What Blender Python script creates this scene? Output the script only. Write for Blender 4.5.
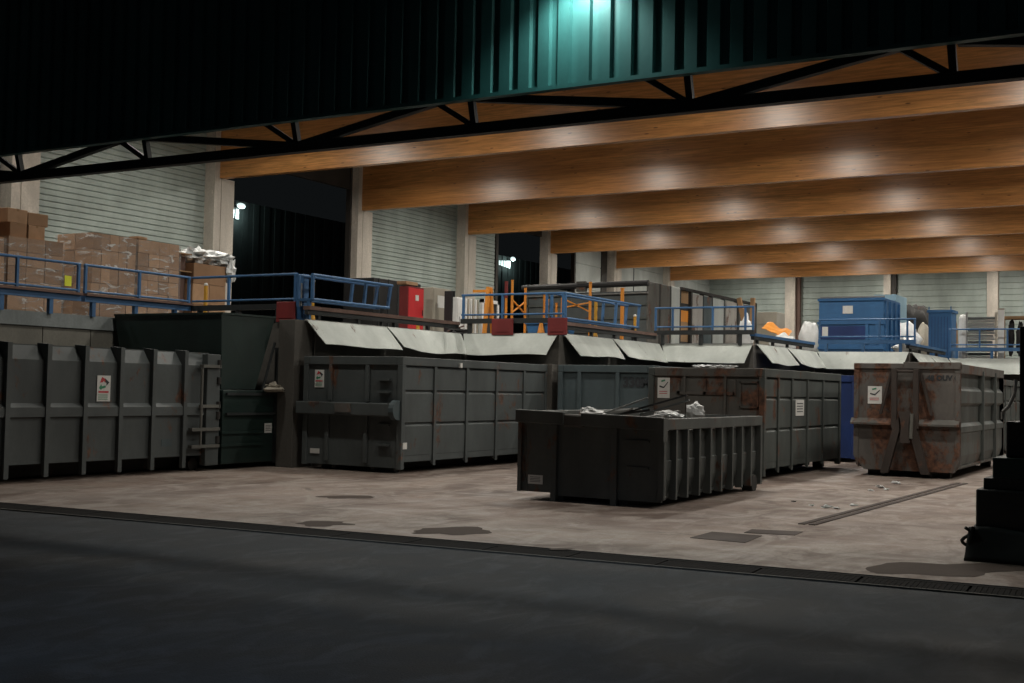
import bpy, math, random
from mathutils import Vector, Matrix, noise
random.seed(7)
for o in list(bpy.data.objects): bpy.data.objects.remove(o)
COL = bpy.context.scene.collection
SC = bpy.context.scene

# ------------------------------------------------------------------ camera
# solved from the two vanishing points of the photograph; world X = along the roof beams,
# world Y = along the left wall (away from the camera), eye height 1.75 m
F, CX, CY, EYE = 1210.0, 512.0, 341.5, 1.75
_L = Vector((-1600-CX, -(346-CY), -F)); _R = Vector((1205-CX, -(402-CY), -F))
_X = -_L.normalized(); _Y = (_R - _X*_R.dot(_X)).normalized(); _Z = _X.cross(_Y)
CM = Matrix((_X, _Y, _Z))
CAM = Vector((0, 0, EYE))
cd = bpy.data.cameras.new('camera'); cam = bpy.data.objects.new('camera', cd); COL.objects.link(cam)
cam.matrix_world = Matrix.Translation(CAM) @ CM.to_4x4()
cd.sensor_width = 36.0; cd.lens = F/1024*36.0; cd.clip_end = 400
SC.camera = cam
def hit(u, v, x=None, y=None, z=None):
    r = CM @ Vector((u-CX, -(v-CY), -F))
    i, c = (0, x) if x is not None else ((1, y) if y is not None else (2, z))
    return CAM + r*((c-CAM[i])/r[i])

# ------------------------------------------------------------------ world, exposure, lights
SC.view_settings.view_transform = 'Standard'; SC.view_settings.look = 'None'
SC.view_settings.gamma = 1.0; SC.view_settings.use_curve_mapping = False
SC.view_settings.exposure = 0.0
w = bpy.data.worlds.new('night'); SC.world = w; w.use_nodes = True
bg = w.node_tree.nodes['Background']; bg.inputs[0].default_value = (0.78, 0.92, 1.0, 1); bg.inputs[1].default_value = 0.0055
HALL_P, WALL_P, YARD_P = 190.0, 150.0, 3300.0
HALL_C = (1.0, 0.95, 0.86)
LAMPX = (-22.3, -16.0, -9.65, -3.35, 2.95); LAMPY0, BAY, LAMPZ = 23.7, 7.15, 9.2
def light(name, kind, loc, power, color, rot=(0, 0, 0), **k):
    d = bpy.data.lights.new(name, kind); d.energy = power; d.color = color
    for a, b in k.items(): setattr(d, a, b)
    o = bpy.data.objects.new(name, d); COL.objects.link(o); o.location = loc; o.rotation_euler = rot
    return o
for i in range(-1, 7):
    for x in LAMPX:
        light('hall_light', 'AREA', (x, LAMPY0+BAY*i, LAMPZ-0.03), HALL_P*(0.6 if i < 0 else 1.0), HALL_C, shape='DISK', size=0.42, spread=math.radians(168))
        light('hall_fill', 'POINT', (x, LAMPY0+BAY*i, LAMPZ-0.1), 20.0*(0.4 if i < 0 else 1.0), HALL_C, shadow_soft_size=0.2)   # added fill at each lamp, brightens the upper beams like spill from a bowl
light('wall_light', 'SPOT', (-6.37, 12.34, 6.66), WALL_P, (0.72, 1.0, 0.95), rot=(math.radians(14), 0, 0),
      spot_size=math.radians(128), spot_blend=0.7, shadow_soft_size=0.12)
light('yard_light', 'SPOT', (-2.0, -7.0, 8.5), YARD_P, (0.62, 0.80, 1.0), rot=(math.radians(54), 0, math.radians(17)),
      spot_size=math.radians(40), spot_blend=1.0, shadow_soft_size=0.25)

# ------------------------------------------------------------------ materials
MATS = {}
class N:
    def __init__(s, name):
        m = bpy.data.materials.new(name); m.use_nodes = True; s.m = m; s.t = m.node_tree
        s.b = s.t.nodes['Principled BSDF']; s.pos = None
    def n(s, t, **k):
        x = s.t.nodes.new(t)
        for a, b in k.items():
            if a.startswith('i_'):
                key = a[2:]; key = int(key) if key.isdigit() else key.replace('_', ' ')
                x.inputs[key].default_value = b
            else: setattr(x, a, b)
        return x
    def l(s, a, b): s.t.links.new(a, b)
    def coords(s, scale=(1, 1, 1), rot=(0, 0, 0)):
        if s.pos is None: s.pos = s.n('ShaderNodeNewGeometry').outputs['Position']
        mp = s.n('ShaderNodeMapping'); mp.inputs['Scale'].default_value = scale; mp.inputs['Rotation'].default_value = rot
        s.l(s.pos, mp.inputs[0]); return mp.outputs[0]
    def noise(s, sc, det=5, scale=(1, 1, 1), rough=0.55, dist=0.0, rot=(0, 0, 0)):
        x = s.n('ShaderNodeTexNoise'); x.inputs['Scale'].default_value = sc; x.inputs['Detail'].default_value = det
        x.inputs['Roughness'].default_value = rough; x.inputs['Distortion'].default_value = dist
        s.l(s.coords(scale, rot), x.inputs['Vector']); return x.outputs['Fac']
    def ramp(s, fac, stops):
        r = s.n('ShaderNodeValToRGB'); e = r.color_ramp.elements
        while len(e) < len(stops): e.new(0.5)
        for q, (p, c) in zip(e, stops):
            q.position = p; q.color = (c, c, c, 1) if isinstance(c, (int, float)) else (*c, 1)
        s.l(fac, r.inputs[0]); return r.outputs[0]
    def mix(s, fac, a, b, mode='MIX'):
        x = s.n('ShaderNodeMix', data_type='RGBA', blend_type=mode)
        for sock, v in ((x.inputs[0], fac), (x.inputs[6], a), (x.inputs[7], b)):
            if isinstance(v, (int, float)): sock.default_value = v
            elif isinstance(v, tuple): sock.default_value = (*v, 1)
            else: s.l(v, sock)
        return x.outputs[2]
    def bump(s, fac, st=0.3, dist=0.02):
        x = s.n('ShaderNodeBump'); x.inputs['Strength'].default_value = st; x.inputs['Distance'].default_value = dist
        s.l(fac, x.inputs['Height']); s.l(x.outputs[0], s.b.inputs['Normal'])
    def col(s, c):
        if isinstance(c, tuple): s.b.inputs['Base Color'].default_value = (*c, 1)
        else: s.l(c, s.b.inputs['Base Color'])
    def rough(s, r):
        if isinstance(r, (int, float)): s.b.inputs['Roughness'].default_value = r
        else: s.l(r, s.b.inputs['Roughness'])
def paint(name, c, rough=0.55, rust=0.0, dirt=0.35, metal=0.0):
    if name in MATS: return MATS[name]
    a = N(name); d = a.noise(1.3, 6, (1, 1, 0.45)); f = a.noise(14, 4)
    dk = tuple(x*(1-dirt*0.8) for x in c); li = tuple(min(1, x*1.12) for x in c)
    k = a.mix(a.ramp(d, [(0.35, 0.0), (0.65, 1.0)]), dk, li)
    k = a.mix(a.ramp(f, [(0.4, 0.0), (0.75, 0.35)]), k, dk)
    if rust > 0:
        r1 = a.noise(1.7, 8, (1, 1, 0.55), 0.68, 0.3); r2 = a.noise(9, 5)
        rc = a.mix(a.ramp(r2, [(0.35, 0.0), (0.65, 1.0)]), (0.045, 0.022, 0.015), (0.165, 0.075, 0.042))
        t = 0.72-rust*0.38
        k = a.mix(a.ramp(r1, [(t, 0.0), (t+0.06, 1.0)]), k, rc)
    a.col(k); a.b.inputs['Metallic'].default_value = metal
    a.rough(a.ramp(d, [(0.3, min(1, rough+0.15)), (0.7, rough)])); a.bump(f, 0.12, 0.01)
    MATS[name] = a.m; return a.m
def plain(name, c, rough=0.6, metal=0.0, emit=None, st=0.0, spec=0.5):
    if name in MATS: return MATS[name]
    a = N(name); a.b.inputs['Metallic'].default_value = metal
    f = a.noise(11, 3); a.col(a.mix(a.ramp(f, [(0.3, 0.0), (0.7, 0.6)]), c, tuple(x*0.82 for x in c))); a.rough(rough)
    a.b.inputs['Specular IOR Level'].default_value = spec
    if emit: a.b.inputs['Emission Color'].default_value = (*emit, 1); a.b.inputs['Emission Strength'].default_value = st
    MATS[name] = a.m; return a.m

def m_concrete_apron():
    a = N('apron_concrete')
    big = a.noise(0.33, 6, (1, 0.55, 1), 0.6, 1.2, (0, 0, 0.35)); mid = a.noise(1.6, 7, (1, 0.5, 1), 0.62, 1.6, (0, 0, -0.3)); fine = a.noise(30, 4)
    c = a.mix(a.ramp(big, [(0.35, 0.0), (0.66, 1.0)]), (0.12, 0.081, 0.064), (0.30, 0.228, 0.188))
    c = a.mix(a.ramp(mid, [(0.45, 0.0), (0.60, 0.7)]), c, (0.37, 0.315, 0.275))
    st = a.noise(0.8, 7, (1, 1.6, 1), 0.65, 0.6)
    c = a.mix(a.ramp(st, [(0.60, 0.0), (0.70, 0.7)]), c, (0.075, 0.058, 0.052))
    c = a.mix(a.ramp(fine, [(0.35, 0.35), (0.65, 0.0)]), c, (0.10, 0.085, 0.075))
    a.col(c); a.rough(a.ramp(st, [(0.35, 0.42), (0.6, 0.8)])); a.bump(fine, 0.25, 0.01); return a.m
def m_road():
    a = N('asphalt')
    big = a.noise(0.4, 6, (1, 1, 1), 0.6, 1.5); fine = a.noise(60, 3); mid = a.noise(2.5, 7, (1, 0.5, 1), 0.7, 1.0, (0, 0, 0.5))
    c = a.mix(a.ramp(big, [(0.35, 0.0), (0.65, 1.0)]), (0.009, 0.011, 0.014), (0.030, 0.036, 0.043))
    c = a.mix(a.ramp(mid, [(0.48, 0.0), (0.62, 0.65)]), c, (0.046, 0.054, 0.064))
    a.col(c); a.rough(a.ramp(big, [(0.3, 0.68), (0.7, 0.9)])); a.b.inputs['Specular IOR Level'].default_value = 0.3; a.bump(fine, 0.6, 0.012); return a.m
def m_wall_concrete(name, c):
    a = N(name); s = a.noise(1.1, 6, (1, 1, 0.35), 0.6, 0.4); f = a.noise(18, 4)
    k = a.mix(a.ramp(s, [(0.35, 0.0), (0.68, 1.0)]), tuple(x*0.62 for x in c), c)
    k = a.mix(a.ramp(f, [(0.4, 0.3), (0.6, 0.0)]), k, tuple(x*0.5 for x in c))
    a.col(k); a.rough(0.85); a.bump(f, 0.2, 0.01); return a.m
def m_glulam():
    a = N('glulam_spruce')
    grain = a.noise(2.2, 7, (0.5, 1, 9), 0.65, 0.3); tone = a.noise(0.5, 3, (0.35, 0.2, 6)); kn = a.n('ShaderNodeTexVoronoi'); kn.inputs['Scale'].default_value = 1.6
    a.l(a.coords((0.8, 1, 3.2)), kn.inputs['Vector'])
    lam = a.n('ShaderNodeTexBrick'); lam.offset = 0.37; lam.inputs['Scale'].default_value = 1.0
    lam.inputs['Brick Width'].default_value = 3.1; lam.inputs['Row Height'].default_value = 0.10; lam.inputs['Mortar Size'].default_value = 0.004
    lam.inputs['Color1'].default_value = (0.35, 0.35, 0.35, 1); lam.inputs['Color2'].default_value = (0.75, 0.75, 0.75, 1); lam.inputs['Mortar'].default_value = (0.2, 0.2, 0.2, 1)
    a.l(a.coords((1, 1, 1), (math.radians(90), 0, 0)), lam.inputs['Vector'])
    c = a.mix(a.ramp(grain, [(0.40, 0.0), (0.60, 1.0)]), (0.34, 0.165, 0.045), (0.78, 0.36, 0.115))
    c = a.mix(0.35, c, a.mix(lam.outputs['Color'], (0.30, 0.12, 0.035), (0.82, 0.40, 0.14)))
    c = a.mix(a.ramp(tone, [(0.4, 0.0), (0.6, 0.45)]), c, (0.30, 0.11, 0.03))
    c = a.mix(a.ramp(kn.outputs['Distance'], [(0.05, 0.9), (0.10, 0.0)]), c, (0.09, 0.035, 0.015))
    a.col(c); a.rough(0.33); a.b.inputs['Specular IOR Level'].default_value = 0.75; a.bump(grain, 0.18, 0.01); return a.m
def m_film():
    a = N('stretch_film'); s = a.noise(3.2, 7, (0.6, 0.6, 2.2), 0.65, 1.2)
    a.col((0.80, 0.80, 0.78)); a.rough(0.25)
    al = a.ramp(s, [(0.50, 0.10), (0.58, 0.28), (0.66, 0.85)]); a.l(al, a.b.inputs['Alpha']); return a.m
def m_card():
    a = N('cardboard'); oi = a.n('ShaderNodeObjectInfo'); s = a.noise(4, 4)
    c = a.mix(oi.outputs['Random'], (0.27, 0.155, 0.085), (0.50, 0.31, 0.18))
    a.col(a.mix(a.ramp(s, [(0.4, 0.0), (0.7, 0.4)]), c, (0.24, 0.135, 0.075))); a.rough(0.8); return a.m
M = dict(
    apron=m_concrete_apron(), road=m_road(), quay=m_wall_concrete('quay_concrete', (0.13, 0.122, 0.108)), retaining=m_wall_concrete('retaining_wall_concrete', (0.25, 0.24, 0.205)),
    coping=m_wall_concrete('coping_concrete', (0.30, 0.33, 0.33)), column=m_wall_concrete('column_concrete', (0.78, 0.71, 0.62)),
    glulam=m_glulam(), film=m_film(), card=m_card(),
    shutter=paint('shutter_paint', (0.37, 0.425, 0.395), 0.45, 0, 0.25), panelgrey=paint('panel_grey', (0.46, 0.49, 0.47), 0.6, 0, 0.2),
    darkframe=paint('dark_frame', (0.045, 0.04, 0.035), 0.6), roof=paint('roof_deck', (0.10, 0.10, 0.10), 0.8),
    clad=paint('teal_cladding', (0.045, 0.145, 0.14), 0.38, 0, 0.3), truss=paint('truss_paint', (0.022, 0.026, 0.027), 0.5),
    blue=paint('rail_blue', (0.047, 0.14, 0.30), 0.45, 0, 0.3), deckwood=paint('rusty_deck', (0.17, 0.105, 0.085), 0.8),
    grey=paint('grey_paint', (0.084, 0.097, 0.098), 0.5, 0.34, 0.35), grey2=paint('grey_green_paint', (0.082, 0.094, 0.089), 0.5, 0.38, 0.4),
    bluegrey=paint('blue_grey_paint', (0.07, 0.097, 0.106), 0.5, 0.3, 0.35), skip=paint('skip_paint', (0.090, 0.10, 0.096), 0.5, 0.36, 0.45),
    rusty=paint('rusty_paint', (0.125, 0.115, 0.105), 0.7, 0.62, 0.45), rusty2=paint('half_rusty_paint', (0.11, 0.106, 0.096), 0.65, 0.5, 0.4),
    darkgreen=paint('dark_green_paint', (0.011, 0.028, 0.024), 0.45, 0.05, 0.4), black=paint('black_steel', (0.018, 0.018, 0.019), 0.5),
    skid=paint('skid_steel', (0.03, 0.028, 0.026), 0.7, 0.3), flap=paint('flap_rubber', (0.44, 0.47, 0.44), 0.6, 0.25, 0.25), rustdark=paint('dark_rust', (0.05, 0.038, 0.032), 0.7, 0.35, 0.3),
    white=plain('white_sheet', (0.75, 0.76, 0.75), 0.5), paper=plain('white_label', (0.72, 0.72, 0.69), 0.6), red=paint('red_paint', (0.62, 0.03, 0.035), 0.4, 0, 0.15),
    darkred=paint('dull_red_paint', (0.20, 0.022, 0.022), 0.6, 0, 0.3), yellow=plain('yellow_paint', (0.62, 0.32, 0.03), 0.5), orange=paint('orange_paint', (0.75, 0.28, 0.03), 0.5, 0, 0.2),
    redmark=plain('red_ink', (0.55, 0.06, 0.07), 0.6), greenmark=plain('green_ink', (0.05, 0.28, 0.15), 0.6), darkmark=plain('dark_ink', (0.03, 0.035, 0.04), 0.6),
    lockgrey=paint('lock_bar_grey', (0.14, 0.14, 0.125), 0.5, 0.1), beige=paint('beige_paint', (0.37, 0.34, 0.28), 0.6, 0, 0.2), skyblue=paint('sky_blue_paint', (0.035, 0.135, 0.31), 0.45, 0, 0.2),
    deepblue=paint('deep_blue_paint', (0.012, 0.04, 0.17), 0.5, 0.05, 0.4), paleblue=paint('pale_blue_paint', (0.25, 0.40, 0.50), 0.5, 0, 0.2),
    wood=paint('plank_wood', (0.36, 0.22, 0.11), 0.75, 0, 0.3), metal=plain('bare_metal', (0.45, 0.46, 0.46), 0.35, 0.8), rubber=plain('black_rubber', (0.02, 0.02, 0.02), 0.8),
    bag=plain('white_plastic', (0.70, 0.72, 0.72), 0.35), lens=plain('lamp_lens', (0.9, 0.9, 0.9), 0.4, 0, (1.0, 0.93, 0.82), 25.0),
    lens2=plain('wall_lamp_lens', (0.9, 0.9, 0.9), 0.4, 0, (0.75, 1.0, 0.95), 25.0), shedglow=plain('shed_lens_louvre_glow', (0.9, 0.9, 0.9), 0.4, 0, (0.80, 1.0, 0.97), 1.0), stain=plain('oil_stain', (0.075, 0.055, 0.045), 0.85, spec=0.2),
    slot=plain('slot_steel', (0.016, 0.015, 0.0145), 0.95, spec=0.1), brownplate=paint('brown_plate', (0.062, 0.045, 0.038), 0.8), outwall=paint('outbuilding', (0.05, 0.055, 0.055), 0.6))

# ------------------------------------------------------------------ mesh builder
class MB:
    def __init__(s): s.v = []; s.f = []; s.sm = False
    def add(s, vs, fs):
        o = len(s.v); s.v += [tuple(p) for p in vs]; s.f += [tuple(i+o for i in f) for f in fs]; return s
    def box(s, x0, x1, y0, y1, z0, z1):
        x0, x1 = min(x0, x1), max(x0, x1); y0, y1 = min(y0, y1), max(y0, y1); z0, z1 = min(z0, z1), max(z0, z1)
        return s.add([(x0, y0, z0), (x1, y0, z0), (x1, y1, z0), (x0, y1, z0), (x0, y0, z1), (x1, y0, z1), (x1, y1, z1), (x0, y1, z1)],
                     [(0, 3, 2, 1), (4, 5, 6, 7), (0, 1, 5, 4), (1, 2, 6, 5), (2, 3, 7, 6), (3, 0, 4, 7)])
    def tube(s, a, b, r, n=8, r2=None):
        a, b = Vector(a), Vector(b); d = (b-a).normalized(); up = Vector((0, 0, 1)) if abs(d.z) < 0.9 else Vector((1, 0, 0))
        p = d.cross(up).normalized(); q = d.cross(p); r2 = r if r2 is None else r2; vs = []
        for c, rr in ((a, r), (b, r2)):
            for i in range(n):
                t = 2*math.pi*(i+0.5)/n; vs.append(c+p*math.cos(t)*rr+q*math.sin(t)*rr)
        fs = [(i, (i+1) % n, n+(i+1) % n, n+i) for i in range(n)]+[tuple(range(n-1, -1, -1)), tuple(range(n, 2*n))]
        return s.add(vs, fs)
    def bar(s, a, b, w, h=None): return s.tube(a, b, (w if h is None else (w+h)/2)*0.7071, 4)
    def prism(s, pts, axis, a, b):          # pts: polygon in the two other axes (order x,y,z without axis)
        n = len(pts); vs = []
        for c in (a, b):
            for p in pts:
                q = list(p); q.insert('xyz'.index(axis), c); vs.append(tuple(q))
        return s.add(vs, [(i, (i+1) % n, n+(i+1) % n, n+i) for i in range(n)]+[tuple(range(n-1, -1, -1)), tuple(range(n, 2*n))])
    def grid(s, fn, nu, nv, th=0.012):      # thin solid sheet
        vs = [fn(i/nu, j/nv) for j in range(nv+1) for i in range(nu+1)]; k = len(vs)
        a, b, c = Vector(vs[0]), Vector(vs[nu]), Vector(vs[-nu-1]); nn = (b-a).cross(c-a).normalized()*th
        vs2 = [tuple(Vector(p)-nn) for p in vs]; fs = []
        for j in range(nv):
            for i in range(nu):
                q = j*(nu+1)+i; fs.append((q, q+1, q+nu+2, q+nu+1)); fs.append((k+q+nu+1, k+q+nu+2, k+q+1, k+q))
        ed = [i for i in range(nu+1)]+[(j+1)*(nu+1)+nu for j in range(nv)]+[nv*(nu+1)+i for i in range(nu-1, -1, -1)]+[j*(nu+1) for j in range(nv-1, 0, -1)]
        for i in range(len(ed)):
            p, q = ed[i], ed[(i+1) % len(ed)]; fs.append((q, p, k+p, k+q))
        return s.add([tuple(p) for p in vs]+vs2, fs)
    def blob(s, c, r, seg=12, ring=8, amp=0.25, seed=0, fr=1.6):
        vs = [(0, 0, 1)]
        for j in range(1, ring):
            for i in range(seg):
                t = math.pi*j/ring; p = 2*math.pi*i/seg; vs.append((math.sin(t)*math.cos(p), math.sin(t)*math.sin(p), math.cos(t)))
        vs.append((0, 0, -1)); out = []
        for p in vs:
            k = 1+amp*noise.noise(Vector(p)*fr+Vector((seed*3.1, seed, 0)))*2
            out.append((c[0]+p[0]*r[0]*k, c[1]+p[1]*r[1]*k, max(c[2]-r[2], c[2]+p[2]*r[2]*k)))
        fs = [(0, 1+i, 1+(i+1) % seg) for i in range(seg)]
        for j in range(ring-2):
            for i in range(seg):
                a = 1+j*seg+i; b = 1+j*seg+(i+1) % seg; fs.append((a, a+seg, b+seg, b))
        e = len(vs)-1; o = 1+(ring-2)*seg; fs += [(o+(i+1) % seg, o+i, e) for i in range(seg)]
        return s.add(out, fs)
    def mesh(s, name, mat):
        me = bpy.data.meshes.new(name); me.from_pydata(s.v, [], s.f); me.materials.append(M[mat] if isinstance(mat, str) else mat)
        import bmesh
        bm = bmesh.new(); bm.from_mesh(me); bmesh.ops.recalc_face_normals(bm, faces=bm.faces); bm.to_mesh(me); bm.free()
        if s.sm: me.polygons.foreach_set('use_smooth', [True]*len(me.polygons))
        me.update(); return me
    def build(s, name, mat, parent=None, loc=(0, 0, 0), bevel=0, **tags):
        o = bpy.data.objects.new(name, s.mesh(name, mat)); COL.objects.link(o); o.location = loc
        if parent: o.parent = parent
        if bevel:
            b = o.modifiers.new('bevel', 'BEVEL'); b.width = bevel; b.segments = 2; b.limit_method = 'ANGLE'
        for k, v in tags.items(): o[k] = v
        return o
def inst(name, me, parent, loc=(0, 0, 0), rot=(0, 0, 0)):
    o = bpy.data.objects.new(name, me); COL.objects.link(o); o.location = loc; o.rotation_euler = rot; o.parent = parent; return o
def thing(name, loc, label, cat, group=None, rz=0):
    o = bpy.data.objects.new(name, None); COL.objects.link(o); o.location = loc; o.rotation_euler = (0, 0, rz); o.empty_display_size = 0.3
    o['label'] = label; o['category'] = cat
    if group: o['group'] = group
    return o
def tag(o, label, cat, group=None):
    o['label'] = label; o['category'] = cat
    if group: o['group'] = group
    return o
def text(s, size, loc, rot, mat, parent, name='lettering'):
    c = bpy.data.curves.new('t', 'FONT'); c.body = s; c.size = size; c.extrude = 0.002; c.align_x = 'CENTER'; c.align_y = 'CENTER'; c.resolution_u = 2; c.offset = 0.010*size/0.2
    t = bpy.data.objects.new('t', c); COL.objects.link(t); dg = bpy.context.evaluated_depsgraph_get(); dg.update()
    me = bpy.data.meshes.new_from_object(t.evaluated_get(dg)); bpy.data.objects.remove(t); me.materials.clear(); me.materials.append(M[mat])
    o = bpy.data.objects.new(name, me); COL.objects.link(o); o.location = loc; o.rotation_euler = rot; o.parent = parent; return o
RX = (math.radians(90), 0, math.radians(90))   # reads on a face looking towards +X
RY = (math.radians(90), 0, 0)                  # reads on a face looking towards -Y
ZP = 3.06                                      # height of the upper platform

# ------------------------------------------------------------------ ground
def ky(x, off=0.0): return 11.23+0.0636*(x+14.65)+off
MB().add([(-60, -30, 0), (40, -30, 0), (40, ky(40, -0.58), 0), (-60, ky(-60, -0.58), 0)], [(0, 1, 2, 3)]).build('road', 'road', kind='structure')
MB().add([(-60, ky(-60, 0), 0.012), (40, ky(40, 0), 0.012), (40, 74, 0.012), (-60, 74, 0.012)], [(0, 1, 2, 3)]).build('floor', 'apron', kind='structure')
ch = MB()
for a, b, z in ((-0.62, -0.59, 0.016),):
    ch.prism([(-60, ky(-60, a)), (40, ky(40, a)), (40, ky(40, b)), (-60, ky(-60, b))], 'z', -0.1, z)
ch = ch.build('trim_1', 'quay', kind='structure')
MB().add([(-60, ky(-60, -0.60), -0.02), (40, ky(40, -0.60), -0.02), (40, ky(40, 0.02), -0.02), (-60, ky(-60, 0.02), -0.02)], [(0, 1, 2, 3)]).build('channel_bed', 'slot', ch)
gm = MB(); gm.box(0, 0.979, -0.28, -0.20, -0.01, 0.006); gm.box(0, 0.979, 0.20, 0.29, -0.01, 0.006)
for i in range(20): gm.box(i*0.048, i*0.048+0.043, -0.22, 0.22, -0.01, 0.004)
gm = gm.mesh('drain_grate', 'slot')
for i in range(22):
    x = -19.5+i*0.98; inst('drain_grate', gm, ch, (x, ky(x, -0.31), 0), (0, 0, math.atan(0.0636)))

# ------------------------------------------------------------------ upper platform (saw-tooth quay)
BAYS = [(-16.4, 19.7, 26.0, -13.6), (-13.6, 26.0, 32.2, -10.8), (-10.8, 32.2, 38.3, -7.9), (-7.9, 38.3, 44.5, -5.0), (-5.0, 44.5, 50.7, -2.1), (-2.1, 50.7, 57.0, 0.8)]
edge = [(-20.2, 12.6), (-20.2, 20.2), (-16.4, 20.2)]
for xa, y0, y1, xb in BAYS: edge += [(xa, y1), (xb, y1)]
edge += [(14, 57.0), (14, 70.6), (-26.6, 70.6), (-26.6, 12.6)]
MB().prism(edge, 'z', 0.0, ZP).build('quay_platform', 'quay', kind='structure')
# lighter coping along the left retaining wall, joints between its wall panels, corner pillars
MB().box(-20.2, -20.12, 12.6, 20.1, 2.80, ZP+0.02).build('trim_2', 'coping', kind='structure')
rp = MB().box(0, 0.035, 0.01, 1.19, 0.0, 2.79).mesh('wall_panel', 'retaining')
wl = MB().box(-20.199, -20.19, 12.6, 20.1, 0, 0.05).build('baseboard_left', 'quay', kind='structure')
for i in range(6): inst('wall_panel', rp, wl, (-20.2, 12.7+1.2*i, 0.0))
for n, (x0, x1, y0, y1) in enumerate([(-16.85, -16.42, 19.55, 20.15)]+[(b[3]-0.42, b[3]-0.02, b[2]-0.3, b[2]-0.01) for b in BAYS[:5]]):
    MB().box(x0, x1, y0, y1, 0, ZP+0.03 if n == 0 else 2.35).build('trim_%d' % (n+3), 'quay', kind='structure', bevel=0.01)

# ------------------------------------------------------------------ hall: columns, walls, beams, roof
BY = [20.15, 27.3, 34.45, 41.6, 48.75, 55.9, 63.05]; XW = -26.0; BZ = 7.96
names = ['nearest', 'second', 'third', 'fourth', 'fifth', 'sixth', 'farthest']
cm = MB(); cm.box(-0.42, 0.0, -0.05, 0.50, 0, BZ-ZP); cm.box(-0.46, -0.02, -0.33, -0.05, 0, 6.6)
for z in (2.4, 4.4): cm.box(-0.2, -0.1, -0.36, -0.32, z, z+0.1)
cm = cm.mesh('column', 'column')
for i, y in enumerate(BY):
    o = inst('concrete_column', cm, None, (XW, y+0.12, ZP))
    tag(o, '%s pale concrete column of the left wall row, carrying a roof beam' % names[i], 'column', 'concrete columns of the left wall')
order = ['hidden front', 'first', 'second', 'third', 'fourth', 'fifth', 'sixth']
bm_ = MB().box(0, 39.5, 0, 0.22, 0, 1.78).mesh('roof_beam', 'glulam')
for i, y in enumerate(BY):
    o = inst('roof_beam', bm_, None, (XW-0.25, y+0.0, BZ))
    tag(o, ['deep glued timber roof beam just behind the corrugated fascia', 'nearest full timber beam, crossing right behind the steel truss', 'second timber roof beam behind the truss, widest in view', 'third timber roof beam counted from the truss', 'fourth timber roof beam counted from the truss', 'fifth timber roof beam, last but one before the back wall', 'lowest-looking timber beam, right in front of the back wall'][i], 'beam', 'timber roof beams')
MB().box(-27, 14, 12.86, 70.8, 9.80, 9.95).build('ceiling', 'roof', kind='structure')
def shutter(parent_name, x=None, y=None, a=0, b=0, z0=ZP, z1=9.8, pitch=0.16, mat='shutter'):
    m = MB(); z = z0; pts = []
    while z < z1-0.01:
        zz = min(z+pitch, z1); pts += [(0.0, z), (0.035, z+0.03), (0.035, zz-0.02)]; z = zz
    pts += [(0.0, z1)]
    vs = []; n = len(pts)
    for t in (a, b):
        for p in pts: vs.append((x+p[0], t, p[1]) if x is not None else (t, y-p[0], p[1]))
    fs = [(i, i+1, n+i+1, n+i) for i in range(n-1)]; m.add(vs, fs)
    return m.build(parent_name, mat, kind='structure')
shutter('wall_left', x=-26.45, a=20.7, b=27.1)
shutter('wall_left', x=-26.45, a=12.6, b=19.9, mat='panelgrey', pitch=0.5)
shutter('wall_left', x=-26.45, a=34.9, b=41.4)
shutter('wall_left', x=-26.40, a=42.2, b=44.35)
shutter('wall_left', x=-26.40, a=51.9, b=54.8, mat='panelgrey', pitch=1.2)
shutter('wall_left', x=-26.40, a=56.4, b=58.8, mat='panelgrey', pitch=2.6)
shutter('wall_left', x=-26.40, a=58.9, b=70.2, mat='panelgrey', pitch=2.6)
for k, (a, b) in enumerate(((34.15, 34.35), (44.35, 44.55), (54.8, 55.4), (51.75, 51.9))):
    MB().box(-26.5, -26.3, a, b, ZP, 9.8).build('trim_%d' % (20+k), 'darkframe', kind='structure')
for k, (a, b) in enumerate(((27.8, 34.2), (44.5, 48.5), (49.2, 51.8))):
    MB().box(-26.5, -26.35, a, b, 8.7, 9.8).build('trim_%d' % (30+k), 'darkframe', kind='structure')
# back wall with its columns
YB = 70.2
shutter('wall_back', y=YB, a=-26.6, b=14, pitch=0.33)
for k, (u0, u1) in enumerate(((661, 668), (785, 795), (883.5, 890.5), (987, 998))):
    x0 = hit(u0, 285, y=YB-0.5).x; x1 = hit(u1, 285, y=YB-0.5).x
    o = MB().box(x0, x1, YB-0.5, YB, ZP, 9.8).build('concrete_column', 'column')
    tag(o, ['column at the far left corner of the back wall', 'back wall column just left of the big blue skip', 'back wall column rising behind the pale blue slatted box', 'rightmost back wall column, above the racks of trays'][k], 'column', 'columns of the back wall')
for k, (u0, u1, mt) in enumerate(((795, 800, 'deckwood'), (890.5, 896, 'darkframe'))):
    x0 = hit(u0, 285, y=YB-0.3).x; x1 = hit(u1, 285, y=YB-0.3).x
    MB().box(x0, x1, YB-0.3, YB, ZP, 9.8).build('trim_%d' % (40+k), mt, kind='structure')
MB().box(14, 14.2, 20, 70.6, 0, 9.8).build('wall_right', 'panelgrey', kind='structure')

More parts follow.
